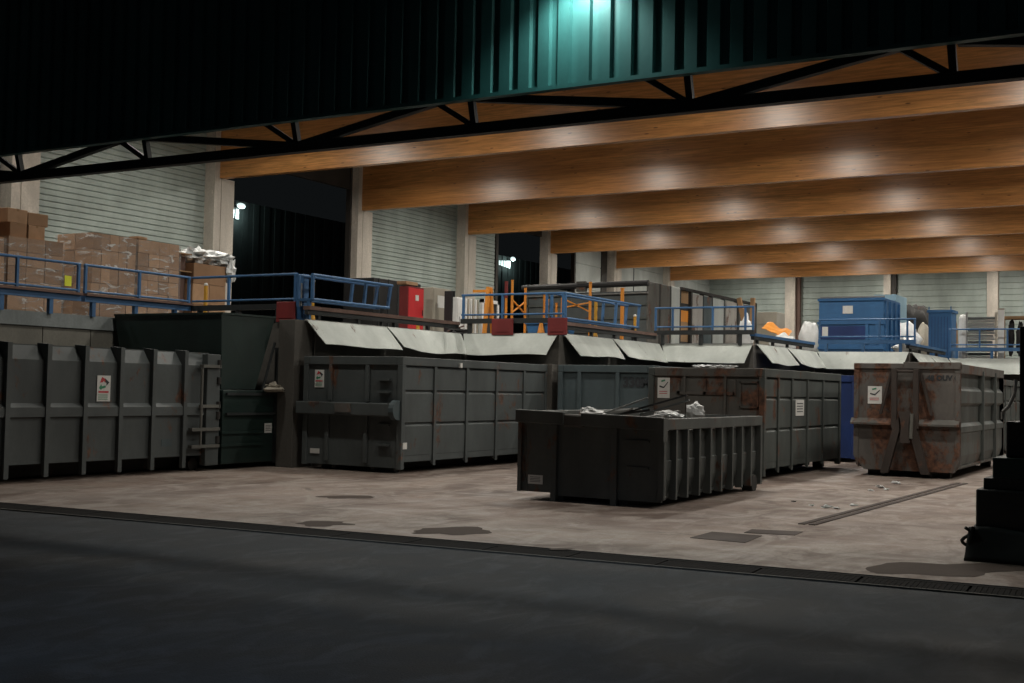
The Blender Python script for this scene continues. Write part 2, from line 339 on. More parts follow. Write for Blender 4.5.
# hall lamps
lb = MB(); lb.tube((0, 0, 0), (0, 0, 0.22), 0.26, 16, 0.10); lb.tube((0, 0, 0.22), (0, 0, 0.36), 0.09, 12); lb.tube((0, 0, 0.36), (0, 0, 0.6), 0.012, 6)
lb = lb.mesh('housing', 'metal'); ll = MB().tube((0, 0, -0.012), (0, 0, 0.0), 0.20, 16).mesh('lens', 'lens')
rn = ['front', 'first', 'second', 'third', 'fourth', 'fifth', 'sixth', 'last']
for i in range(-1, 7):
    for j, x in enumerate(LAMPX):
        t = thing('high_bay_lamp', (x, LAMPY0+BAY*i, LAMPZ), 'high bay lamp, %s row behind the truss, %s from the left wall' % (rn[i+1], ['first', 'second', 'third', 'fourth', 'fifth'][j]), 'lamp', 'high bay lamps')
        inst('housing', lb, t); inst('lens', ll, t)

# ------------------------------------------------------------------ fascia and truss
FY = 12.72; FZ = 5.385; PIT = 0.27
sh = MB(); pts = []
for k in range(4):
    o = k*PIT; pts += [(o, 0.0), (o+0.15, 0.0), (o+0.17, 0.045), (o+0.25, 0.045)]
pts.append((4*PIT, 0.0)); n = len(pts); vs = [(p[0], p[1]-0.045, z) for z in (0, 4.9) for p in pts]
vs2 = [(a, b+0.012, c) for a, b, c in vs]
sh.add(vs, [(i, i+1, n+i+1, n+i) for i in range(n-1)]); sh.add(vs2, [(i, i+1, n+i+1, n+i) for i in range(n-1)])
sh = sh.mesh('cladding_sheet', 'clad')
fa = thing('corrugated_fascia', (-24, FY, FZ), 'teal green corrugated steel fascia above the truss, lit by one wall lamp', 'fascia')
for i in range(33): inst('cladding_sheet', sh, fa, (i*4*PIT, 0, 0))
MB().box(-0.5, 36, -0.055, 0.06, -0.05, 0.0).build('edge_trim', 'clad', fa)
MB().box(-0.5, 36, 0.03, 0.06, 0.0, 4.4).build('backing_wall', 'truss', fa)
tr = thing('steel_truss', (-24, 13.0, 5.06), 'black steel lattice truss running under the corrugated fascia', 'truss')
def T(x, y, z): return (x+24, y-13.0, z-5.06)
MB().bar(T(-24, 13.0, 5.03), T(12, 13.0, 5.03), 0.135).build('lower_chord', 'truss', tr)
MB().bar(T(-24, 12.90, 5.52), T(12, 12.90, 5.52), 0.12).build('upper_chord', 'truss', tr)
nodes = [-22.5, -19.6, -16.72, -13.84, -10.95, -8.06, -5.14, -2.25, 0.65, 3.5, 6.4, 9.3]
for i, x in enumerate(nodes):
    MB().bar(T(x, 13.0, 5.06), T(x-0.02, 12.90, 5.52), 0.08).build('vertical', 'truss', tr)
    if i % 2 == 0:
        MB().bar(T(x+0.03, 13.0, 5.06), T(x+2.86, 12.9, 5.50), 0.10).build('diagonal', 'truss', tr)
        MB().bar(T(x-0.03, 13.0, 5.06), T(x-2.84, 12.9, 5.40), 0.10).build('diagonal', 'truss', tr)
    MB().bar(T(x-0.03, 13.0, 5.08), T(x-0.68, 12.88, 5.50), 0.07).build('short_brace', 'truss', tr)
wlmp = thing('wall_lamp', (-6.37, 12.66, 6.95), 'teal white floodlight on a short arm at the top of the corrugated fascia', 'lamp')
MB().tube((0, 0, 0), (0, -0.3, 0.05), 0.02).build('arm', 'black', wlmp)
MB().prism([(-0.52, -0.05), (-0.22, -0.10), (-0.22, 0.06), (-0.46, 0.06)], 'x', -0.2, 0.2).build('housing', 'black', wlmp, bevel=0.01)
MB().box(-0.16, 0.16, -0.47, -0.27, -0.105, -0.095).build('lens', 'lens2', wlmp)
yp = thing('floodlight_mast', (-2.0, -7.4, 0), 'steel yard mast with one floodlight behind the viewpoint', 'lamp')
MB().tube((0, 0, 0), (0, 0, 8.6), 0.09, 12, 0.06).build('pole', 'metal', yp)
MB().box(-0.25, 0.25, 0.0, 0.3, 8.55, 8.75).build('housing', 'black', yp)
# neighbouring shed with two flood lamps, seen through the dark openings of the left wall
ob = MB()
for i in range(150): ob.box(-52.0, -51.9+0.06*(i % 2), 40+i*0.5, 40.5+i*0.5, -1, 13)
ob.build('neighbour_shed', 'outwall', kind='structure')
for k, (u, v) in enumerate(((240, 206), (512, 259))):
    p = hit(u, v, x=-51.4)
    t = thing('flood_lamp', p, ['bright flood lamp on the shed seen through the nearest dark opening', 'bright flood lamp on the shed seen through the farther dark opening'][k], 'lamp', 'flood lamps outside')
    MB().box(-0.5, 0.0, -0.06, 0.06, -0.06, 0.06).build('arm', 'black', t)
    MB().blob((0.1, 0, 0.0), (0.15, 0.36, 0.18), amp=0).build('lens', 'shedglow', t)
    for q in range(6): MB().box(-0.35, -0.30, -2.0+q*0.40, -1.85+q*0.42, -0.62-0.03*q, -0.30+0.03*q).build('glowing_louvre', 'shedglow', t)  # bars glow by emission, in place of lamplight falling on the shed
    light('shed_light', 'POINT', p+Vector((0.3, 0.0, -0.4)), 60, (0.7, 1.0, 0.95), shadow_soft_size=0.1)

# ------------------------------------------------------------------ labels with arrows
def sticker(parent, loc, w, h, face, kind='arrows'):
    rot = 0 if face == '-y' else math.radians(90)
    o = MB().box(-w/2, w/2, -0.008, 0, -h/2, h/2).build('label_sheet', 'paper', parent, loc); o.rotation_euler = (0, 0, rot)
    def P(pts, mat, nm):
        q = MB().prism([(p[0]*w, p[1]*h) for p in pts], 'y', -0.012, -0.007).build(nm, mat, o)
    if kind == 'arrows':
        P([(-0.30, 0.22), (-0.14, 0.44), (0.08, 0.36), (0.10, 0.22), (-0.02, 0.30), (-0.10, 0.24)], 'redmark', 'arrow')
        P([(0.05, 0.40), (0.40, 0.24), (0.18, 0.10), (0.20, 0.20), (0.10, 0.26)], 'darkmark', 'arrow')
        P([(-0.36, 0.02), (-0.20, 0.16), (-0.16, 0.08), (0.12, 0.12), (0.14, 0.04), (-0.18, -0.02), (-0.2, -0.06)], 'greenmark', 'arrow')
        P([(-0.4, -0.10), (0.36, -0.10), (0.36, -0.17), (-0.4, -0.17)], 'redmark', 'print_line')
        for k in range(3): P([(-0.4, -0.24-k*0.08), (0.3, -0.24-k*0.08), (0.3, -0.265-k*0.08), (-0.4, -0.265-k*0.08)], 'greenmark', 'print_line')
    elif kind == 'swoosh':
        P([(-0.34, 0.12), (0.0, 0.05), (0.36, 0.32), (0.36, 0.26), (0.02, -0.02), (-0.34, 0.04)], 'darkmark', 'arrow')
        P([(-0.2, 0.36), (0.1, 0.42), (0.12, 0.34), (-0.18, 0.28)], 'greenmark', 'arrow')
        for k in range(2): P([(-0.36, -0.16-k*0.1), (0.3, -0.16-k*0.1), (0.3, -0.19-k*0.1), (-0.36, -0.19-k*0.1)], 'redmark', 'print_line')
    elif kind == 'lines':
        for k in range(4): P([(-0.36, 0.3-k*0.17), (0.34, 0.3-k*0.17), (0.34, 0.25-k*0.17), (-0.36, 0.25-k*0.17)], 'darkmark', 'print_line')
    return o

# ------------------------------------------------------------------ containers
def pillow(zs, out, inn, rows_gap=0.0):
    pts = []
    for a, b in zip(zs[:-1], zs[1:]): pts += [(inn, a), (out, a+0.03), (out, b-0.05), (inn, b)]
    return pts
def side_profile(pts, y0, y1, sgn, xo):      # vertical profile swept along Y as a thin solid wall
    m = MB(); n = len(pts); vs = []
    for y in (y0, y1):
        for p in pts: vs.append((sgn*(xo+p[0]), y, p[1]))
    for y in (y0, y1):
        for p in pts: vs.append((sgn*(xo+p[0]-0.02), y, p[1]))
    fs = [(i, i+1, n+i+1, n+i) for i in range(n-1)]+[(2*n+i, 3*n+i, 3*n+i+1, 2*n+i+1) for i in range(n-1)]
    fs += [(i, 2*n+i, 2*n+i+1, i+1) for i in range(n-1)]+[(n+i, n+i+1, 3*n+i+1, 3*n+i) for i in range(n-1)]+[(n-1, 3*n-1, 4*n-1, 2*n-1), (0, n, 3*n, 2*n)]
    return m.add(vs, fs)
def container(name, x0, x1, y0, y1, H, zb, label, mat, ribs, rows, front=None, fmat=None, rail=0.17, ribw=0.09, group='open roll-off waste containers', loaded=False):
    W, L = x1-x0, y1-y0; xc, yc = (x0+x1)/2, (y0+y1)/2; fm = fmat or mat
    t = thing(name, (xc, yc, 0), label, 'container', group); h, l = W/2, L/2
    zs = [zb]+rows+[H-rail]
    for s in (1, -1):
        side_profile(pillow(zs, -0.035, -0.085), -l+0.06, l-0.06, s, h).build('side_wall', mat, t)
        MB().box(s*h, s*(h-0.14), -l, l, H-rail, H).build('top_rail', mat, t, bevel=0.012)
        MB().box(s*h, s*(h-0.12), -l, -l+0.12, 0.10, H-rail).build('corner_post', mat, t, bevel=0.01)
        MB().box(s*h, s*(h-0.12), l-0.12, l, 0.10, H-rail).build('corner_post', mat, t, bevel=0.01)
        MB().box(s*(h-0.04), s*(h-0.14), -l+0.1, l-0.1, zb-0.10, zb+0.06).build('bottom_rail', mat, t)
        MB().box(s*0.53, s*0.45, -l+0.1, l-0.1, 0.05, zb).build('skid', 'skid', t)
        for yy in (-l+0.35, l-0.35):
            MB().tube((s*0.70, yy, 0.12), (s*0.92, yy, 0.12), 0.12, 14).build('roller', 'skid', t)
    MB().box(-h+0.08, h-0.08, -l+0.08, l-0.08, zb, zb+0.04).build('floor_plate', mat, t)
    rm = MB().prism([(0, 0.14), (0, H-rail), (-0.09, H-rail), (-0.09, 0.22)], 'y', -ribw/2, ribw/2).mesh('rib', mat)
    for y in ribs:
        inst('rib', rm, t, (h-0.002, y-yc, 0)); inst('rib', rm, t, (-h+0.002, y-yc, 0), (0, 0, math.pi))
    for s in (1, -1): MB().box(-h+0.14, h-0.14, s*l, s*(l-0.14), H-rail, H).build('top_rail', fm if s < 0 else mat, t, bevel=0.012)
    MB().box(-h+0.12, h-0.12, l-0.07, l-0.04, 0.2, H-rail).build('rear_door', mat, t)
    for s in (-0.4, 0.4): MB().tube((s, l-0.02, 0.25), (s, l-0.02, H-rail), 0.02).build('lock_bar', mat, t)
    MB().box(-h+0.12, h-0.12, -l+0.05, -l+0.08, 0.12, H-rail).build('front_wall', fm, t)
    if front: front(t, h, l, H, zb, fm)
    return t
def vrib(t, m, x, l, z0, z1, w=0.09, d=0.05): MB().box(x-w/2, x+w/2, -l-0.0, -l+d, z0, z1).build('front_rib', m, t, bevel=0.006)

# container with the cross beam (second from the left)
def f2(t, h, l, H, zb, m):
    for x in (-0.55, 0.38): vrib(t, m, x, l, 1.42, H-0.17)
    for x in (-0.62, 0.36): vrib(t, m, x, l, 0.2, 1.15)
    MB().box(-h-0.08, h-0.22, -l-0.14, -l+0.06, 1.14, 1.40).build('cross_beam', m, t, bevel=0.02)
    MB().tube((h-0.16, -l-0.05, 1.27), (h-0.04, -l-0.05, 1.27), 0.20, 16).build('end_cap', 'bluegrey', t)
    MB().box(-0.3, 0.1, -l-0.155, -l-0.14, 1.2, 1.38).build('rust_patch', 'rusty', t)
    for z in (1.85, 1.6, 0.95, 0.55): MB().box(0.65, 0.95, -l-0.03, -l+0.06, z, z+0.04).build('step', m, t)
    sticker(t, (-0.86, -l+0.045, 1.87), 0.24, 0.36, '-y', 'arrows')
    MB().box(-1.05, -0.82, -l+0.03, -l+0.05, 0.33, 0.43).build('plate', 'paper', t)
c2 = container('waste_container', -16.24, -13.74, 19.65, 25.75, 2.33, 0.34, 'grey ribbed container with a thick cross beam on its end, right of the green hopper', 'grey', [20.85, 22.1, 23.35, 24.6], [1.0, 1.65], f2)
MB().box(1.25, 1.262, -3.0, -2.86, 0.5, 0.63).build('plate', 'paper', c2)
MB().box(1.22, 1.29, -0.98, -0.90, 2.16, 2.26).build('latch', 'paper', c2)
# blue-grey container (third)
def f3(t, h, l, H, zb, m):
    for x in (-0.66, 0.33): vrib(t, m, x, l, 0.2, H-0.17)
    MB().box(-h+0.1, h-0.1, -l-0.02, -l+0.06, 1.0, 1.12).build('cross_beam', m, t)
    text('330M', 0.30, (0.80, -l+0.043, 1.93), RY, 'darkmark', t)
c3 = container('waste_container', -13.40, -10.95, 25.6, 31.7, 2.33, 0.34, 'blue-grey container with dark lettering, half hidden behind the small open skip', 'bluegrey', [26.9, 28.1, 29.3, 30.5], [1.0, 1.65], f3)
# rusty-fronted container with a posted sheet on its long side (fourth)
def f4(t, h, l, H, zb, m):
    for x in (-0.45, 0.42): vrib(t, m, x, l, 0.2, H-0.17, 0.05)
    MB().box(-h+0.1, h-0.1, -l-0.01, -l+0.06, 0.98, 1.06).build('cross_beam', m, t)
    fr = MB()
    for a in ((0.72, 1.12, 1.95, 1.98), (0.72, 1.12, 1.45, 1.48), (0.72, 0.75, 1.45, 1.98), (1.09, 1.12, 1.45, 1.98)): fr.box(a[0], a[1], -l+0.01, -l+0.06, a[2], a[3])
    fr.build('hatch_frame', m, t)
    fr = MB(); fr.box(-0.62, 0.62, -l+0.02, -l+0.06, 1.70, 1.76)
    for x in (-0.62, -0.05, 0.58): fr.box(x, x+0.06, -l+0.02, -l+0.06, 1.70, 2.02)
    fr.build('bracket', 'rusty', t)
    sticker(t, (-0.92, -l+0.045, 1.82), 0.27, 0.42, '-y', 'swoosh')
c4 = container('waste_container', -10.07, -7.57, 23.3, 29.1, 2.24, 0.34, 'grey container with rusty end and a posted sheet on its long side', 'grey2', [24.25, 25.2, 26.35, 27.6], [1.02, 1.66], f4, 'rusty2')
sticker(c4, (1.222, -0.42, 1.45), 0.62, 0.34, '+x', 'lines')
for k in range(9):
    MB().blob((-0.3+random.random()*1.4, -2.86+random.random()*0.1, 2.27), (0.06+random.random()*0.1, 0.05, 0.03), 8, 5, 0.5, k).build('waste_scrap', 'bag', c4)
# blue container peeping between the fourth and the rusty one
def fb(t, h, l, H, zb, m):
    for x in (0.0, 0.7): vrib(t, m, x, l, 0.2, H-0.17)
container('waste_container', -10.4, -7.78, 31.4, 37.6, 2.25, 0.34, 'deep blue container glimpsed between grey container and rusty hook container', 'deepblue', [32.6, 33.8, 35, 36.2], [1.0, 1.65], fb)
container('waste_container', -4.75, -2.35, 44.2, 50.3, 2.3, 0.34, 'grey container far back at the right, beyond the rusty hook container', 'grey2', [45.4, 46.6, 47.8, 49.0], [1.0, 1.65], fb)
container('waste_container', -7.65, -5.25, 38.0, 44.1, 2.3, 0.34, 'container docked under the flaps right behind the rusty hook container', 'grey2', [39.4, 40.6, 41.8, 43.0], [1.0, 1.65], fb)

# rusty hook-lift container
t5 = thing('hook_container', (-5.57, 29.9, 0), 'heavily rusted container with a tall lifting frame on its end, right side', 'container')
h, l, H = 1.11, 3.16, 2.45
for s in (1, -1):
    pr = [(-0.12, 0.20), (-0.03, 0.50), (-0.03, 0.98), (0.0, 1.0), (0.0, 1.12), (-0.09, 1.20), (-0.09, 1.55), (-0.01, 1.62), (-0.01, 1.88), (-0.10, 1.98), (-0.10, 2.25)]
    side_profile(pr, -l+0.05, l-0.05, s, h).build('side_wall', 'grey2', t5)
    MB().box(s*h, s*(h-0.12), -l, l, H-0.2, H).build('top_rail', 'rusty2', t5, bevel=0.012)
    MB().prism([(s*h, 0.45), (s*h, H-0.2), (s*(h-0.1), H-0.2), (s*(h-0.1), 0.2)], 'y', -l, -l+0.10).build('corner_post', 'rusty', t5)
    MB().box(s*h, s*(h-0.1), l-0.1, l, 0.2, H-0.2).build('corner_post', 'rusty2', t5)
    for y in (-0.2, 1.7): MB().box(s*(h+0.03), s*(h-0.10), y-0.05, y+0.05, 0.3, H-0.1).build('rib', 'grey2', t5)
    MB().box(s*0.53, s*0.45, -l+0.1, l-0.1, 0.05, 0.25).build('skid', 'skid', t5)
    for yy in (-l+0.4, l-0.4): MB().tube((s*0.62, yy, 0.13), (s*0.86, yy, 0.13), 0.13, 14).build('roller', 'skid', t5)
    # lifting frame: two legs, wide at the foot, meeting in an upright pair
    MB().prism([(s*0.50, 0.10), (s*0.34, 0.10), (s*0.10, 1.02), (s*0.12, 1.30), (s*0.22, 1.15)], 'y', -l-0.16, -l-0.02).build('frame_leg', 'rustdark', t5)
    MB().box(s*0.28, s*0.17, -l-0.15, -l-0.03, 1.05, 2.33).build('frame_upright', 'rustdark', t5, bevel=0.01)
    MB().prism([(s*0.28, 2.25), (s*0.34, 2.25), (s*0.56, 1.35), (s*0.50, 1.35)], 'y', -l-0.05, -l).build('frame_brace', 'rustdark', t5)
MB().prism([(-h, 0.45), (-h+0.22, 0.15), (h-0.12, 0.15), (h, 0.3), (h, H-0.12), (-h, H-0.12)], 'y', -l+0.02, -l+0.06).build('front_wall', 'rusty', t5)
MB().box(-h, -0.06, -l-0.02, -l+0.14, H-0.12, H).build('top_rail', 'rusty', t5, bevel=0.012)
MB().box(-0.06, h, -l-0.02, -l+0.14, H-0.12, H+0.03).build('top_rail', 'rusty', t5, bevel=0.012)
MB().box(-h, h, l-0.1, l-0.04, 0.2, H).build('rear_door', 'rusty2', t5)
MB().box(-h+0.05, h-0.05, -l+0.05, l-0.05, 0.24, 0.28).build('floor_plate', 'rusty2', t5)
MB().prism([(-l-0.10, 1.16), (-l+0.02, 1.26), (-l+0.02, 1.12), (-l-0.10, 1.12)], 'x', -h-0.05, -0.28).build('front_ledge', 'rusty2', t5)
MB().prism([(-l-0.10, 1.16), (-l+0.02, 1.26), (-l+0.02, 1.12), (-l-0.10, 1.12)], 'x', 0.28, h-0.02).build('front_ledge', 'rusty2', t5)
MB().tube((-0.2, -l-0.1, 2.28), (0.2, -l-0.1, 2.28), 0.035).build('lifting_bar', 'rustdark', t5)
MB().prism([(-0.12, 1.42), (0.14, 1.42), (0.10, 1.15), (0.12, 0.75), (-0.08, 0.75), (-0.06, 1.15)], 'y', -l-0.20, -l-0.10).build('hook_plate', 'rustdark', t5)
MB().tube((0.17, -l-0.22, 1.38), (0.15, -l-0.22, 0.85), 0.035).build('handle_bar', 'lockgrey', t5)
text('48 OUV G', 0.15, (0.76, -l+0.015, 2.14), RY, 'darkmark', t5)
sticker(t5, (-0.66, -l+0.018, 1.76), 0.30, 0.38, '-y', 'swoosh')

# closed grey container at the left edge
t1 = thing('closed_container', (-18.2, 14.9, 0), 'closed dark grey ribbed container with sloped shoulders at the left edge', 'container')
h, l = 1.23, 3.03
for s in (1, -1):
    pr = [(-0.06, 0.34), (-0.06, 1.09), (0.0, 1.11), (0.0, 1.27), (-0.07, 1.34), (-0.07, 2.07), (-0.24, 2.31)]
    side_profile(pr, -l+0.05, l-0.05, s, h).build('side_wall', 'grey', t1)
    rm = MB().prism([(s*(h+0.02), 0.10), (s*(h+0.02), 2.34), (s*(h-0.26), 2.36), (s*(h-0.26), 2.27), (s*(h-0.06), 2.0), (s*(h-0.06), 0.10)], 'y', -0.045, 0.045).mesh('rib', 'grey')
    for y in (12.35, 13.08, 13.87, 14.66, 15.46, 16.24, 17.04): inst('rib', rm, t1, (0, y-14.9, 0))
    MB().box(s*0.53, s*0.45, -l+0.1, l-0.1, 0.05, 0.36).build('skid', 'skid', t1)
    for yy in (-l+0.35, l-0.35): MB().tube((s*0.7, yy, 0.13), (s*0.95, yy, 0.13), 0.13, 14).build('roller', 'skid', t1)
MB().box(-h+0.24, h-0.24, -l+0.03, l-0.03, 2.29, 2.33).build('roof_plate', 'grey', t1)
MB().box(-h+0.05, h-0.05, -l, -l+0.06, 0.3, 2.3).build('front_wall', 'grey', t1)
MB().box(-h+0.05, h-0.05, l-0.06, l, 0.3, 2.3).build('rear_door', 'grey', t1)
MB().box(-h+0.05, h-0.05, -l+0.05, l-0.05, 0.32, 0.36).build('floor_plate', 'grey', t1)
MB().box(h-0.1, h+0.05, l-0.36, l, 0.12, 2.30).build('door_post', 'grey', t1, bevel=0.01)
lb_ = MB().tube((h+0.07, l-0.52, 0.5), (h+0.07, l-0.52, 2.02), 0.028).build('lock_bar', 'lockgrey', t1)
for z in (2.06, 1.28, 0.83, 0.50):
    MB().box(h+0.0, h+0.10, l-(0.78 if z < 1 else 0.52), l-0.02, z-0.03, z+0.03).build('hinge_arm', 'lockgrey', t1)
for z in (2.12, 1.78, 1.3, 1.1, 0.62):
    MB().tube((h+0.06, l-0.05, z-0.07), (h+0.06, l-0.05, z+0.07), 0.045, 10).build('hinge', 'skid', t1)
sticker(t1, (h-0.062, hit(103.5, 390, x=-17.03).y-14.9, 1.60), 0.30, 0.46, '+x', 'arrows')
MB().box(h-0.062, h-0.055, 1.62, 1.88, 0.52, 0.66).build('faded_plate', 'bluegrey', t1)

# green compactor with its hopper
tc = thing('waste_compactor', (-18.4, 19.0, 0), 'dark green waste compactor with a flared hopper behind the closed container', 'compactor')
def C(x, y, z): return (x+18.4, y-19.0, z)
top = [(-20.05, 18.02), (-17.02, 18.02), (-16.92, 19.5), (-20.05, 19.5)]; bot = [(-19.75, 18.10), (-17.05, 18.10), (-16.97, 19.0), (-19.75, 19.0)]
vs = [C(x, y, 3.12) for x, y in top]+[C(x, y, 1.62) for x, y in bot]
hp = MB().add(vs, [(0, 1, 5, 4), (1, 2, 6, 5), (2, 3, 7, 6), (3, 0, 4, 7)])
vi = [tuple(Vector(v)*1.0-Vector(((0.03 if v[0] > -0.3 else -0.03), (0.03 if v[1] > -0.2 else -0.03), 0))) for v in vs]
hp.add(vi, [(4, 5, 1, 0), (5, 6, 2, 1), (6, 7, 3, 2), (7, 4, 0, 3)]); hp.build('hopper', 'darkgreen', tc)
lip = MB()
for i in range(4):
    a, b = top[i], top[(i+1) % 4]; lip.bar(C(a[0], a[1], 3.13), C(b[0], b[1], 3.13), 0.04)
lip.build('hopper_lip', 'darkgreen', tc)
MB().box(*[C(-19.9, 0, 0)[0], C(-16.95, 0, 0)[0]], -0.95, 1.0, 0.12, 1.60).build('body', 'darkgreen', tc, bevel=0.02)
for z in (1.52, 1.12): MB().bar(C(-16.90, 18.1, z), C(-16.90, 19.6, z), 0.05).build('side_rail', 'truss', tc)
for z in (0.75, 0.5): MB().bar(C(-16.93, 18.0, z), C(-16.93, 19.2, z), 0.05).build('body_rib', 'darkgreen', tc)
MB().bar(C(-16.9, 19.6, 0.1), C(-16.9, 19.6, 2.5), 0.09).build('guide_post', 'truss', tc)
MB().bar(C(-16.86, 19.1, 1.6), C(-16.86, 19.45, 2.6), 0.04).build('brace', 'truss', tc)
sticker(tc, C(-16.945, 19.4, 0.82), 0.22, 0.2, '+x', 'lines')
p = hit(280, 388, x=-16.7); o = MB().blob((0, 0, 0), (0.22, 0.3, 0.09), 12, 7, 0.6, 3, 3).build('cloth_bundle', 'beige', tc, (p.x+18.4-0.15, p.y-19.0, p.z))
# ------------------------------------------------------------------ small open skip in front
ts = thing('open_skip', (-8.16, 18.92, 0), 'low dark grey open skip heaped with scrap, standing alone in front', 'skip')
h, l, H = 1.24, 2.28, 1.34
HL = 1.40
for s in (1, -1):
    Hs = H if s > 0 else HL
    side_profile([(-0.16, 0.14), (-0.09, 0.42), (-0.075, 0.70), (-0.10, 0.72), (-0.10, 1.15)], -l+0.05, l-0.05, s, h).build('side_wall', 'skip', ts)
    MB().box(s*h, s*(h-0.13), -l, l, Hs-0.17, Hs).build('top_rail', 'skip', ts, bevel=0.012)
    rm = MB().prism([(0, 0.12), (0, H-0.17), (-0.12, H-0.17), (-0.12, 0.12)], 'y', -0.03, 0.03).mesh('rib', 'skip')
    for y in (17.14, 17.60, 18.10, 18.60, 19.11, 19.64, 20.12, 20.6): inst('rib', rm, ts, (s*(h-0.0), y-18.92, 0), (0, 0, 0 if s > 0 else math.pi))
    MB().box(s*(h+0.0), s*(h-0.10), l-0.10, l, 0.12, H-0.17).build('corner_post', 'skip', ts)
    MB().box(s*0.62, s*0.48, -l+0.12, l-0.1, 0.0, 0.16).build('skid', 'skid', ts)
    MB().tube((s*1.0, l-0.3, 0.15), (s*1.2, l-0.3, 0.15), 0.15, 16).build('roller', 'skid', ts)
MB().box(h, h-0.10, -l, -l+0.10, 0.14, H-0.0).build('corner_post', 'skip', ts, bevel=0.01)
MB().box(-h, -h+0.06, -l, -l+0.08, 0.14, HL-0.17).build('corner_post', 'skip', ts)
MB().prism([(-h, 0.14), (-h+0.6, 0.14), (-h+0.6, 0.10), (h-0.06, 0.10), (h-0.06, H-0.15), (-h, HL-0.15)], 'y', -l+0.06, -l+0.10).build('front_wall', 'skip', ts)
def rimseg(x0, x1, dz=0, dy=0):
    z = lambda x: HL+(H-HL)*(x+h)/(2*h)+0.02
    return MB().prism([(x0, z(x0)-0.20+dz), (x0, z(x0)+dz), (x1, z(x1)+dz), (x1, z(x1)-0.20+dz)], 'y', -l-0.05+dy, -l+0.11)
rimseg(-h-0.03, -0.42).build('front_rim', 'skip', ts, bevel=0.012); rimseg(-0.12, h-0.04).build('front_rim', 'skip', ts, bevel=0.012)
rimseg(-0.44, -0.10, -0.03, 0.02).build('dented_rim', 'rusty2', ts, bevel=0.03)
for x in (-0.60, 0.42): MB().box(x-0.05, x+0.05, -l-0.01, -l+0.07, 0.0, HL-0.2).build('front_rib', 'skip', ts, bevel=0.01)
MB().box(-h+0.1, h-0.1, l-0.10, l-0.04, 0.14, H).build('rear_wall', 'skip', ts)
MB().box(-h+0.12, h-0.12, -l+0.1, l-0.1, 0.14, 0.18).build('floor_plate', 'skip', ts)
for z in (0.98, 0.58): MB().box(0.62, 0.98, -l+0.03, -l+0.07, z, z+0.03).build('step', 'skip', ts)
MB().prism([(h-0.12, 1.0), (h+0.01, 1.0), (h+0.01, 1.35), (h-0.12, 1.35)], 'y', -l-0.06, -l+0.1).build('corner_plate', 'skip', ts)
sticker(ts, (-0.94, -l+0.055, 0.33), 0.26, 0.14, '-y', 'lines')
hb = MB().grid(lambda a, b: (-h+0.14+a*(2*h-0.28), -l+0.12+b*(2*l-0.25), 1.14+0.16*noise.noise(Vector((a*5, b*8, 1)))+0.10*math.sin(a*3.1)*math.sin(b*3.1)), 24, 36, 0.02).build('rubble_bed', 'rusty2', ts); hb['kind'] = 'stuff'
# scrap lying in the skip: individual things
def scrap(name, a, b, wd, th, mat, label, cat):
    a, b = Vector(a), Vector(b); o = MB().box(-(b-a).length/2, (b-a).length/2, -wd/2, wd/2, 0, th).build(name, mat)
    o.location = (a+b)/2; o.rotation_euler = (b-a).to_track_quat('X', 'Z').to_euler(); tag(o, label, cat, 'scrap heaped in the open skip'); return o
scrap('plank', (-8.5, 18.2, 1.30), (-7.35, 18.6, 1.68), 0.16, 0.03, 'black', 'long dark board rising highest out of the open skip', 'board')
scrap('plank', (-8.75, 17.9, 1.27), (-7.9, 18.3, 1.62), 0.14, 0.03, 'metal', 'pale metal strip leaning left of the dark boards in the skip', 'strip')
scrap('plank', (-8.3, 18.9, 1.32), (-7.5, 19.1, 1.60), 0.18, 0.03, 'grey', 'dark grey board lying across the middle of the skip heap', 'board')
scrap('plank', (-7.9, 17.6, 1.26), (-7.3, 18.15, 1.42), 0.12, 0.03, 'metal', 'short pale metal strip near the skip corner', 'strip')
scrap('plank', (-8.9, 18.6, 1.36), (-8.1, 18.3, 1.44), 0.2, 0.03, 'white', 'white flat board at the left of the skip heap', 'board')
scrap('plank', (-8.4, 17.5, 1.30), (-7.5, 17.5, 1.44), 0.13, 0.03, 'black', 'black flat board just inside the front rim of the skip', 'board')
for k, (x, y, z, r, mt, lb1) in enumerate(((-8.85, 18.0, 1.42, 0.10, 'bag', 'small white plastic bag left in the skip heap'), (-8.55, 17.6, 1.36, 0.15, 'white', 'crumpled white sheet behind the front rim of the skip'), (-7.35, 19.0, 1.42, 0.12, 'bag', 'pale plastic bag on the right of the skip heap, upright'), (-7.6, 18.3, 1.37, 0.15, 'white', 'white crumpled wrap beside the upright bag in the skip'), (-7.25, 17.8, 1.36, 0.12, 'bag', 'small white wrap resting on the right rail of the skip'), (-9.0, 17.4, 1.28, 0.10, 'beige', 'beige rag at the left of the skip heap'))):
    o = MB().blob((0, 0, 0), (r*1.3, r*0.9, r*(1.2 if k == 2 else 0.45)), 14, 10, 0.25, k+2, 2.2).build('plastic_bag', mt, None, (x, y, z)); tag(o, lb1, 'bag', 'scrap heaped in the open skip')

